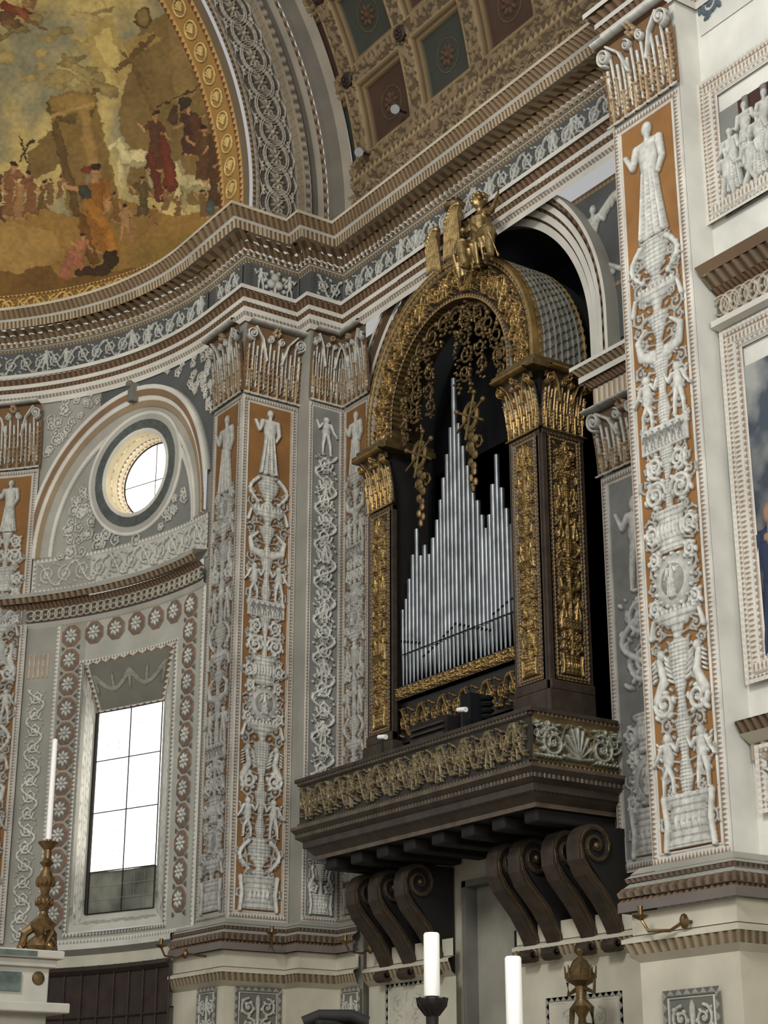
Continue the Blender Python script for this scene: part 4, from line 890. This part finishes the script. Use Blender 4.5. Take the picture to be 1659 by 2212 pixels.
def bracket(y,lab):
    t=empty('scroll_bracket',(10.1,y,3.2),lab,'bracket','scroll brackets under the organ gallery')
    pts=[];ts=[]; cx,cz,r=9.68,4.0,.18
    for k in range(30): q=k/29; a=PI-(1-q)*3.9*PI; rr=r*(.1+.9*q); pts.append((cx+rr*math.cos(a),cz+rr*math.sin(a))); ts.append(.016+.035*q)
    for i,p in enumerate([(9.515,3.88),(9.58,3.77),(9.68,3.67),(9.78,3.56),(9.86,3.44),(9.91,3.34),(9.93,3.27)]): pts.append(p); ts.append(.055+.035*math.sin(PI*(i+1)/7))
    for k in range(1,14): q=k/13; a=.5-q*2.3*PI; rr=.07*(1-.8*q); pts.append((9.87+rr*math.cos(a),3.21+rr*math.sin(a))); ts.append(.04-.025*q)
    mb=MB(); mb.ribbon(pts,ts,y-.08,y+.08); mb.build('scroll',WOOD,t,False,.006)
    sol=[(10.1,4.18),(9.68,4.17),(9.55,4.1),(9.53,3.96),(9.62,3.85),(9.75,3.70),(9.88,3.48),(9.95,3.29),(10.0,3.18),(10.1,3.18)]
    n=len(sol); mb=MB(); mb.add([(x,y-.055,z) for x,z in sol]+[(x,y+.055,z) for x,z in sol],[tuple(range(n)),tuple(range(2*n-1,n-1,-1))]+[(i,(i+1)%n,(i+1)%n+n,i+n) for i in range(n)]); mb.build('web',DW,t)
    mb=MB(); mb.ball((cx,y-.08,cz),(.03,.025,.03),10); mb.build('volute_eye',OLDG,t,True)
    mb=MB(); mb.tube([(p[0],y-.083,p[1]) for p in pts[12:40]],.006,None,6); mb.build('gilt_bead',OLDG,t,True)
names=['first','second','third','fourth']
for i,y in enumerate((14.5,14.1,13.65)): bracket(y,f'dark scroll bracket left of the door under the gallery, {names[i]} from the left')
for i,y in enumerate((12.2,11.88,11.42,11.08)): bracket(y,f'dark scroll bracket right of the door under the gallery, {names[i]} from the door')
# ---------------------------------------------------------------- angel statue and finial
S=1.22; ay,az,axx=12.36,10.27,9.68
ang_=empty('angel_statue',(axx,ay,az),'gilded seated angel with raised arm and wings on the organ arch','statue')
b=MB(); V3=lambda dx,dy,dz:(axx+dx*S,ay+dy*S,az+dz*S)
b.tube([V3(0,.02,.05),V3(0,.03,.2),V3(-.01,.03,.36)],.10*S,.085*S,12); b.tube([V3(0,.12,.36),V3(0,-.07,.38)],.045*S,.045*S,10); b.tube([V3(0,.03,.38),V3(-.01,.03,.46)],.03*S,.03*S,8)
b.ball(V3(-.02,.03,.51),(.055*S,.05*S,.068*S),14); b.ball(V3(-.075,.03,.505),(.016*S,.012*S,.018*S),8); b.ball(V3(-.066,.03,.475),(.012,.02,.008),8)
b.tube([V3(-.02,.06,.06),V3(-.12,.1,.08),V3(-.2,.06,.06)],.08*S,.06*S,10); b.tube([V3(-.2,.06,.06),V3(-.19,.0,-.18)],.055*S,.035*S,10)
b.tube([V3(-.02,-.04,.06),V3(-.1,-.14,.1),V3(-.14,-.26,.08)],.08*S,.06*S,10); b.tube([V3(-.14,-.26,.08),V3(-.16,-.3,-.2)],.055*S,.03*S,10)
b.ball(V3(-.22,-.01,-.19),(.06,.03,.026),8); b.ball(V3(-.2,-.31,-.21),(.06,.03,.026),8)
b.tube([V3(0,-.08,.38),V3(-.06,-.2,.30)],.036*S,.028*S,8); b.tube([V3(-.06,-.2,.30),V3(-.1,-.34,.38)],.026*S,.018*S,8)
for k in range(5): b.tube([V3(-.1,-.34,.38),V3(-.11-.01*k,-.365-.012*k,.425-.008*abs(k-2))],.012,.008,6)
b.tube([V3(0,.13,.36),V3(-.08,.16,.24)],.036*S,.028*S,8); b.tube([V3(-.08,.16,.24),V3(-.17,.06,.2)],.026*S,.02*S,8); b.ball(V3(-.18,.05,.2),.034,8)
b.build('body',GOLD,ang_,True,0,.011)
b=MB()
for k in range(13): 
    t=k/12; b.tube([V3(-.03-.02*math.sin(k),.14-.32*t,.1),V3(-.17-.03*math.cos(k*2),.16-.47*t,.0),V3(-.13-.03*math.sin(k*3),.17-.5*t,-.2)],.034,.02,8)
b.tube([V3(-.02,.1,.34),V3(-.1,.0,.22),V3(-.08,-.1,.1)],.045,.03,8)
b.build('robe',GOLD,ang_,True,0,.01)
b=MB()
for k in range(18): b.ball(V3(-.01+.045*math.cos(k),.03+.05*math.sin(k*1.7),.55+.025*math.sin(k*2.3)),.03,8)
b.build('hair',GOLD,ang_,True)
def wing(cy,cz,s,tl,w=.3):
    b=MB()
    for row,(L0,n) in enumerate(((1.0,10),(.66,9),(.4,8))):
        for k in range(n):
            f_=k/(n-1); a=tl+.35*f_; L=s*L0*(1-.35*f_); d=np.array((0,math.sin(a)*.6,-math.cos(a)))
            p0=np.array((axx-.0-.014*row,cy+w*(f_-.5)*.8,cz-.12*f_*f_+.03*math.sin(PI*f_)))
            b.tube([p0,p0+d*L*.5+np.array((-.02,0,0)),p0+d*L],.024,.014,6); b.ball(p0+d*L,(.016,.024,.03),6)
    for k in range(9): f_=k/8; b.ball((axx-.03,cy+w*(f_-.5)*.85,cz-.12*f_*f_+.03*math.sin(PI*f_)),(.04,.035,.04),8)
    b.build('wing',GOLD,ang_,True)
yw,zw=onX(982,452,9.68); wing(yw,zw,.66,.05,.26)
yw,zw=onX(938,505,9.68); wing(yw,zw,.5,-.1,.2)
y_=oy-.1
fn=empty('urn_finial',(9.8,y_,10.42),'dark gilt urn finial rising at the top of the organ arch','finial')
b=MB(); b.lathe(9.8,y_,[(.1,10.42),(.12,10.5),(.06,10.55),(.04,10.7),(.09,10.85),(.13,10.98),(.08,11.05),(.05,11.1),(.12,11.14),(.13,11.18),(.04,11.2)],20); b.build('urn',OLDG,fn,True)
b=MB()
for k in range(7): a=k*2*PI/7; b.tube([(9.8,y_,11.16),(9.8+.05*math.cos(a),y_+.05*math.sin(a),11.26),(9.8+.1*math.cos(a),y_+.1*math.sin(a),11.24)],.02,.01,6)
b.build('leaf_crown',OLDG,fn,True)
# ---------------------------------------------------------------- right wall paintings
XR=8.95
def pic(uvTL,uvBL,yr,label,seed,kind):
    yl,zt_=onX(*uvTL,XR); yl2,zb_=onX(*uvBL,XR); yl=(yl+yl2)/2; w=yl-yr; h=zt_-zb_
    t=empty('framed_painting',(XR,yl,zb_),label,'painting')
    fr=Cv(w,h,170,WT,shadow=False); tk=.2 if h>1.2 else .08
    fr.frame(0,w,0,h,.03,WT,WT,.05,.03); fr.frame(.03,w-.03,.03,h-.03,.03,c(150,128,106),WT,.04,.02); fr.frame(.075,w-.075,.075,h-.075,.07,c(156,134,108),WT,.08,.035,'dot') if tk>.1 else None; fr.frame(.15,w-.15,.15,h-.15,.03,WT,c(150,128,106),.05,.02) if tk>.1 else None
    XX,YY=np.meshgrid(fr.xs,fr.ys); fr.K=~((XX>tk)&(XX<w-tk)&(YY>tk)&(YY<h-tk)); fr.build('frame',face(('X',XR,yl),zb_,0,.015),PL,t)
    pw,ph=w-2*tk+.04,h-2*tk+.04
    if kind==0:
        cv=Cv(pw,ph,210,c(88,88,84),c(204,203,194),.03,.25); cv.rect(0,pw,ph*.45,ph,c(74,46,44)); cv.rect(0,.22,ph*.5,ph,c(136,135,128)); cv.rect(0,pw,0,.1,c(126,125,118))
        for k in range(5): cv.tube([(.3+.2*k,ph*.6),(.3+.2*k,ph)],.035,None,.01,c(128,126,120))
        rg=random.Random(seed)
        if h>1.2:
            for k in range(22): person(cv,.08+k*.085+rg.uniform(-.03,.03),.03+.2*((k*7)%3)*.8,ph*.6,None,(-1)**k,k%3>0,(((-.16,.62),(-.24+rg.uniform(-.05,.1),rg.uniform(.45,.7))),((.17,.66),(.26,rg.uniform(.5,.8)))),hh=.034-.008*((k*7)%3),lean=rg.uniform(-.06,.06))
        else: rinceau(cv,Th(0,ph/2),pw,ph*.8,.015)
    else:
        cv=Cv(pw,ph,110,c(100,112,124),over=True,shadow=False,lo=.5,hn=.004); n=fbm(cv.ny,cv.nx,6,seed,5); t_=np.clip((n-.4)*4,0,1)[...,None]; cv.bg=np.array(c(74,82,92))*(1-t_)+np.array(c(160,160,154))*t_
        YYn=cv.ys[:,None]/ph; cv.bg*=np.clip(.15+1.0*YYn,0,1)[...,None]
        for k in range(6): person(cv,.15+.3*k,.1,ph*.5,None,(-1)**k,True,None,c(*[(50,58,84),(60,40,36),(80,66,48)][k%3]),c(166,128,98))
    cv.build('canvas',face(('X',XR,yl),zb_,tk-.02,.01),PL if kind==0 else FR,t)
pic((1507,192),(1540,490),6.9,'white framed grisaille painting of a crowd at the upper right',3,0)
pic((1562,722),(1622,1482),6.9,'tall framed painting with stormy sky at the right edge',5,1)
pic((1640,1612),(1650,1760),6.9,'small ornamental framed panel low at the right edge',9,0)
def stub(uv,name,prof,y0=NY0-.02):
    y,z=onX(*uv,XR); st(sweep(name,plan([(XR,6.0),(XR,y0)]),[(a,z+b,a2,z+b2,*r) for a,b,a2,b2,*r in prof])); return z
zq=stub((1500,652),'trim_12',[(.0,-.40,.12,-.38,WT),(.12,-.38,.12,-.33,WT),(.12,-.33,.03,-.32,WT),(.03,-.32,.03,-.08,c(110,98,82)),(.03,-.08,.1,-.04,BR,(.05,.02,DB,'s')),(.1,-.04,.2,.04,c(140,122,100),(.09,.02,DB,'s')),(.2,.04,.26,.1,c(132,108,84)),(.26,.1,.0,.12,GY)])
cv=Cv(1.6,.23,190,c(104,92,76),c(186,176,156),.02,.45); guilloche(cv,0,1.6,.115,.1,.010,sp=1.0); guilloche(cv,0,1.6,.115,.07,.007,sp=1.43); tag(cv.build('guilloche_band',face(('X',XR-.035,NY0-.02),zq-.315),PL),'interlaced ring band under the cornice on the right wall','ornamental band')
stub((1575,1575),'trim_13',[(.0,-.3,.04,-.28,WT),(.04,-.28,.04,-.16,c(170,160,140),(.1,.02,BR,'s')),(.04,-.16,.14,-.1,CR),(.14,-.1,.2,-.02,c(130,110,88),(.07,.02,DB,'s')),(.2,-.02,.0,.02,GY)])
y,z=onX(1470,110,XR); cv=Cv(1.2,.9,170,c(214,213,202),c(92,104,112),.012,.5,sh=.8)
for k in range(5): spiral(cv,Tv(.0,0),.25+.13*k,.12+.22*k,.12,k,1.4,(-1)**k,.03)
for k in range(14): cv.blob(.05+.08*k,.5+.05*math.sin(k*2),.05,.09,k,.012,c(84,96,102) if k%3 else c(170,130,80))
cv.tube([(0,.75),(1.2,.75)],.02,None,None,c(170,130,80))
tag(cv.build('painted_ornament',face(('X',XR,NY0-.03),z),PL),'blue grey painted scrollwork on white wall above the upper right painting','wall ornament')
def ppanel(f,du,w,zt_,lab):
    cv=Cv(w,1.0,160,c(116,116,108),c(198,195,182),.012,.4); cv.frame(0,w,0,1.0,.04,c(158,154,142),c(106,104,96),.08); cv.frame(.05,w-.05,.05,.95,.012,WT,WT,1)
    for s in (-1,1):
        for k in range(4): spiral(cv,lambda a,b:(w/2+s*b,a),.8-k*.19,w*.2,min(.09,w*.17),0,1.5,(-1)**k,.014)
    cv.blob(w/2,.85,.03,.08); cv.tube([(w/2,.1),(w/2,.85)],.02)
    tag(cv.build('plinth_panel',face(f,zt_-1.0,du,.03),PL),lab,'wall panel')
zz=onY(550,2133,15.6)[1]
ppanel(('Y',15.6,8.7),.1,.55,zz,'grey painted scroll panel on the plinth below the saint pilaster')
ppanel(('X',8.7,16.2),.1,.4,zz,'grey painted panel on the inner side of the apse plinth')
ppanel(('X',SX,15.3),.06,.36,zz,'grey painted plinth panel in the far corner below the grey pilasters')
ppanel(('X',10.02,14.6),.0,.75,zz,'wide grey painted plinth panel left of the door under the organ')
ppanel(('X',10.02,12.1),.0,1.0,onX(1280,2150,10.1)[1],'wide grey plinth panel behind the gilded wall lantern')
yy,zq=onX(1440,2142,8.6); ppanel(('X',8.6,yy),.0,.55,zq,'grey painted scroll panel on the near pedestal at lower right')
for (u,v,w,h,lab) in ((1235,1880,.5,.55,'small grey painted panel between the brackets right of the door'),(1145,1900,.35,.5,'narrow grey painted panel nearest the door under the gallery')):
    y,z=onX(u,v,10.1); cv=Cv(w,h,120,c(84,82,76),c(150,146,134),.01,.5); cv.frame(0,w,0,h,.03,c(120,104,84),c(70,62,52),.05); rinceau(cv,Tv(w/2,.05),h-.1,w*.6,.012); tag(cv.build('wall_panel',face(('X',10.1,y),z-h,0,.0),PL),lab,'wall panel')
# ---------------------------------------------------------------- apse door lower left
p1,_=onC(112,2150); p2,_=onC(384,2150); d1=empty('door_1',(CX+4.5*math.cos((p1+p2)/2),CY+4.5*math.sin((p1+p2)/2),0),'wide dark wooden panelled doors below the apse window','door'); d1['kind']='structure'
zt_=onC(250,2085)[1]
def cy_(p,z,d): r=RA-d; return (CX+r*math.cos(p),CY+r*math.sin(p),z)
mb=MB()
for i in range(12):
    a=p1+(p2-p1)*i/12;b=p1+(p2-p1)*(i+1)/12; mb.add([cy_(a,0,.1),cy_(b,0,.1),cy_(b,zt_,.1),cy_(a,zt_,.1)],[(0,1,2,3)])
mb.build('door_leaf',DOOR,d1)
mb=MB()
for i in range(9): a=p1+(p2-p1)*i/8; mb.tube([cy_(a,0,.11),cy_(a,zt_,.11)],.012,None,4)
mb.tube([cy_(p1+(p2-p1)*i/12,zt_-.05,.12) for i in range(13)],.04,None,4); mb.tube([cy_(p1+(p2-p1)*i/12,zt_-.55,.105) for i in range(13)],.018,None,4)
mb.build('door_rail',DOOR,d1)
# ---------------------------------------------------------------- altar with candlestick
def at(u,v,Y): return onY(u,v,Y)
AY=12.0; ax1,az1=at(133,2062,AY)
al=empty('altar',(ax1-1.2,AY+.3,0),'white marble altar step inlaid with grey green marble at lower left','altar')
zz1=at(60,2050,AY)[1]; zz2=at(60,2172,AY)[1]
mb=MB(); mb.box(ax1-2.5,ax1-.06,AY+.06,AY+.7,0,zz1-.1); mb.box(ax1-2.5,ax1-.02,AY+.02,AY+.74,zz1-.12,zz1-.06); mb.box(ax1-2.5,ax1+.02,AY-.02,AY+.78,zz1-.06,zz1); mb.box(ax1-2.5,ax1+.05,AY-.1,AY+.85,zz2-.05,zz2+.02); mb.build('marble_body',WHT,al,False,.01)
gx,_=at(52,2100,AY); mb=MB(); mb.box(ax1-1.2,gx,AY+.04,AY+.07,zz2+.1,zz1-.16); mb.build('green_inlay',GRN,al)
mb=MB(); mb.box(ax1-1.2,ax1-.2,AY-.025,AY+.0,zz1-.05,zz1-.012); mb.build('green_inlay',GRN,al)
rx,rz=at(90,2112,AY); mb=MB(); mb.ball((rx,AY+.06,rz),(.05,.02,.05),14); mb.build('roundel',OLDG,al,True)
cx_,cz_=at(88,2062,AY+.2); zc0=zz1; zc1=at(92,1812,AY+.2)[1]; zc2=at(97,1595,AY+.2)[1]
cs=empty('altar_candlestick',(cx_,AY+.2,zc0),'tall ornate brass candlestick standing on the altar','candlestick')
H_=zc1-zc0
prof=[(.10,0),(.12,.03),(.10,.08),(.05,.13),(.09,.2),(.1,.24),(.04,.3),(.03,.34),(.055,.4),(.065,.45),(.03,.5),(.045,.56),(.065,.63),(.04,.7),(.025,.74),(.055,.78),(.028,.82),(.03,.9),(.075,.955),(.08,.97),(.02,.975),(.02,1)]
mb=MB(); mb.lathe(cx_,AY+.2,[(r,zc0+.02+z*H_*.98) for r,z in prof],24)
for k in range(12): a=k*PI/6; mb.ball((cx_+.06*math.cos(a),AY+.2+.06*math.sin(a),zc0+H_*.62),(.018,.018,.04),6); mb.ball((cx_+.058*math.cos(a),AY+.2+.058*math.sin(a),zc0+H_*.44),(.016,.016,.03),6)
mb.build('stem',BRS,cs,True)
for k in range(3):
    a=k*2.094-1.57; mb=MB(); mb.tube([(cx_+.05*math.cos(a),AY+.2+.05*math.sin(a),zc0+.2),(cx_+.13*math.cos(a),AY+.2+.13*math.sin(a),zc0+.14),(cx_+.14*math.cos(a),AY+.2+.14*math.sin(a),zc0+.04)],.035,.035,8); mb.ball((cx_+.15*math.cos(a),AY+.2+.15*math.sin(a),zc0+.035),.035,8); mb.build('foot',BRS,cs,True)
tc_=empty('altar_candle',(cx_,AY+.2,zc1),'thin white candle in the brass altar candlestick','candle')
mb=MB(); mb.lathe(cx_,AY+.2,[(.022,zc1-.0),(.02,zc2),(.004,zc2+.01)],16); mb.build('wax',WAX,tc_,True); mb=MB(); mb.tube([(cx_,AY+.2,zc2),(cx_+.003,AY+.2,zc2+.02)],.002); mb.build('wick',BLK,tc_)
# ---------------------------------------------------------------- foreground candles
def fcandle(u,v0,v1,wpx,dist,lab,lab2):
    x,y,z=ray(u,v0); n=dist/math.hypot(x,y); X_,Y_,Zt=x*n,y*n,CZ+z*n; x,y,z=ray(u,v1); n=dist/math.hypot(x,y); Zb=CZ+z*n; r=wpx/2/F*dist*1.02
    t=empty('candle',(X_,Y_,Zb),lab,'candle'); mb=MB(); mb.lathe(X_,Y_,[(r*.98,Zb),(r,Zb+.02),(r,Zt-.006),(r*.85,Zt),(r*.3,Zt-.004)],28); mb.build('wax',WAX,t,True); mb=MB(); mb.tube([(X_,Y_,Zt-.005),(X_+.002,Y_,Zt+.012)],.0015); mb.build('wick',BLK,t)
    s=empty('standing_candlestick',(X_,Y_,0),lab2,'candlestick'); mb=MB(); mb.lathe(X_,Y_,[(.12,0),(.11,.04),(.05,.1),(.02,.2),(.02,.9),(.035,.95),(.02,1.0),(.018,Zb-.2),(.035,Zb-.16),(.02,Zb-.12),(.022,Zb-.06),(.045,Zb-.035),(.05,Zb-.02),(.05,Zb-.01),(.03,Zb-.004)],24); mb.build('stem',IRON,s,True)
    mb=MB()
    for k in range(10): a=k*PI/5; mb.tube([(X_+.02*math.cos(a),Y_+.02*math.sin(a),Zb-.06),(X_+.045*math.cos(a),Y_+.045*math.sin(a),Zb-.03),(X_+.05*math.cos(a),Y_+.05*math.sin(a),Zb-.005)],.008,.006,6)
    mb.build('drip_pan_crown',IRON,s,True)
fcandle(932,2015,2152,33,6.0,'thick white candle in the foreground, the left and higher of two','dark iron candle stand under the left foreground candle')
fcandle(1108,2066,2235,34,5.9,'thick white candle in the foreground, the right and lower of two','dark iron candle stand under the right foreground candle')
# ---------------------------------------------------------------- spotlights fixed on the vault
for (u,v,lab) in ((878,243,'silver spotlight fixed below the vault coffers, the right one'),(800,335,'silver spotlight near the apse corner of the vault, the left one')):
    y,a=onV(u,v); x=CX+(RV-.05)*math.cos(a); z=ZS+(RV-.05)*math.sin(a)
    if z<ZS: x=10.0
    t=empty('spotlight',(x,y,z),lab,'spotlight'); mb=MB(); mb.tube([(x-.08,y+.04,z+.05),(x-.15,y-.05,z-.05)],.04,.055,16); mb.build('lamp_head',SILV,t,True)
    mb=MB(); mb.tube([(x+.05,y,z),(x-.1,y,z)],.015); mb.build('bracket',IRON,t)
# ---------------------------------------------------------------- sconces, lantern
def arm(x,y,z,dx,dy,lab,s=1,wall=(0,0)):
    t=empty('wall_sconce',(x,y,z),lab,'sconce'); mb=MB(); d=np.array((dx,dy,0)); b=np.array((x,y,z))
    if wall!=(0,0): mb.tube([b+np.array((wall[0],wall[1],0)),b],.012*s)
    mb.tube([b,b+d*.1*s+(0,0,-.05*s),b+d*.25*s+(0,0,-.04*s),b+d*.3*s+(0,0,.04*s)],.012*s,.01*s,8); mb.ball(b,(.03*s,.03*s,.05*s),8); mb.build('bracket_arm',BRS,t,True)
    e=b+d*.3*s; mb=MB(); mb.lathe(e[0],e[1],[(.012,e[2]+.03*s),(.05*s,e[2]+.05*s),(.055*s,e[2]+.06*s),(.02,e[2]+.065*s),(.02,e[2]+.12*s)],14); mb.build('drip_cup',BRS,t,True)
x,z=onY(400,2060,15.5); arm(x,15.5,z,-1,-.2,'small brass candle arm on the plinth left of the saint pilaster',1,(.3,.12))
x,z=onY(585,2035,15.5); arm(x,15.5,z,-.5,-.9,'small brass candle arm below the saint pilaster',1,(0,.1))
y_,z=onX(800,2050,9.8); arm(9.8,y_,z,-1,0,'small brass candle arm in the far corner by the brackets',1,(.2,0))
y_,z=onX(1478,1990,8.5); arm(8.5,y_,z,-.3,1,'brass candle arm reaching left from the near pilaster pedestal',1.1,(.15,0))
y,z=onX(1255,2130,9.5); lt=empty('gilded_lantern',(9.5,y,z-.3),'dark gilt crowned lantern bracket on the wall right of the candles','lantern')
mb=MB(); mb.lathe(9.5,y,[(.02,z+.3),(.03,z+.28),(.01,z+.24),(.06,z+.2),(.1,z+.12),(.13,z+.08),(.12,z+.04),(.05,z),(.04,z-.1),(.08,z-.16),(.03,z-.25),(.06,z-.5)],20); mb.build('crown_cup',OLDG,lt,True)
mb=MB()
for s in (-1,1): mb.tube([(9.5,y,z-.1),(9.5,y+s*.12,z-.18),(9.5,y+s*.14,z-.34),(9.5,y+s*.05,z-.45)],.03,.015,8); mb.tube([(9.5,y+s*.05,z-.02),(9.5,y+s*.16,z-.06),(9.5,y+s*.17,z+.04)],.02,.012,8)
for k in range(8): a=k*PI/4; mb.tube([(9.5+.12*math.cos(a),y+.12*math.sin(a),z+.06),(9.5+.13*math.cos(a),y+.13*math.sin(a),z+.16)],.012,.006,6)
mb.tube([(9.5,y,z-.3),(10.05,y,z-.35)],.02); mb.build('scroll_arms',OLDG,lt,True)
x,y,z=ray(725,2200); n=8.0/math.hypot(x,y); X_,Y_,Z_=x*n,y*n,CZ+z*n
ch=empty('stall_chair',(X_,Y_,0),'dark grey rounded top of a high backed chair at the bottom edge','chair')
mb=MB(); mb.tube([(X_-.12,Y_+.08,Z_-.02),(X_-.06,Y_+.04,Z_+.01),(X_+.06,Y_-.04,Z_+.01),(X_+.12,Y_-.08,Z_-.02)],.03,.03,10); mb.build('top_rail',DW,ch,True)
mb=MB(); mb.box(X_-.1,X_+.1,Y_-.02,Y_+.02,.45,Z_-.01); mb.build('backrest',DW,ch,False,.01)
mb=MB(); mb.box(X_-.22,X_+.22,Y_-.45,Y_,.4,.46); mb.build('seat',DW,ch,False,.01)
for sx in (-.2,.2):
    for sy in (-.42,-.03): mb=MB(); mb.box(X_+sx-.02,X_+sx+.02,Y_+sy-.02,Y_+sy+.02,0,.41); mb.build('leg',DW,ch)
mb=MB(); mb.box(-8,12,-4,22,-.1,0); st(mb.build('floor',FLR))
# ---------------------------------------------------------------- lights, world, camera
w=bpy.data.worlds.new('w'); sc.world=w; w.use_nodes=True; bg=w.node_tree.nodes['Background']; bg.inputs[0].default_value=(.95,.96,.95,1); bg.inputs[1].default_value=.46
def area(loc,tgt,size,e,col):
    l=bpy.data.lights.new('area','AREA'); l.size=size; l.energy=e; l.color=col; o=bpy.data.objects.new('unseen_area_light',l); COL.objects.link(o); o.location=loc  # unseen area lamps; the two in the nave simulate window daylight
    from mathutils import Vector
    o.rotation_euler=(Vector(tgt)-Vector(loc)).to_track_quat('-Z','Y').to_euler(); return o
area((-5,3,13),(9,12,6),3.5,1500,(1,.99,.97))
area((1,-2,6),(8.8,9,7),3,520,(1,.99,.96))
area((3.0,13.0,10.5),(6.5,19,14),2.5,75,(1,.87,.62))  # warm lamp added inside the chancel, aimed up at the apse dome
cam=bpy.data.cameras.new('cam'); cam.sensor_fit='VERTICAL'; cam.sensor_height=36; cam.lens=F*36/2212; cam.clip_end=200
co=bpy.data.objects.new('cam',cam); COL.objects.link(co); co.location=(0,0,CZ); co.rotation_euler=(PI/2+TH,0,-A); sc.camera=co
sc.view_settings.view_transform='Standard'
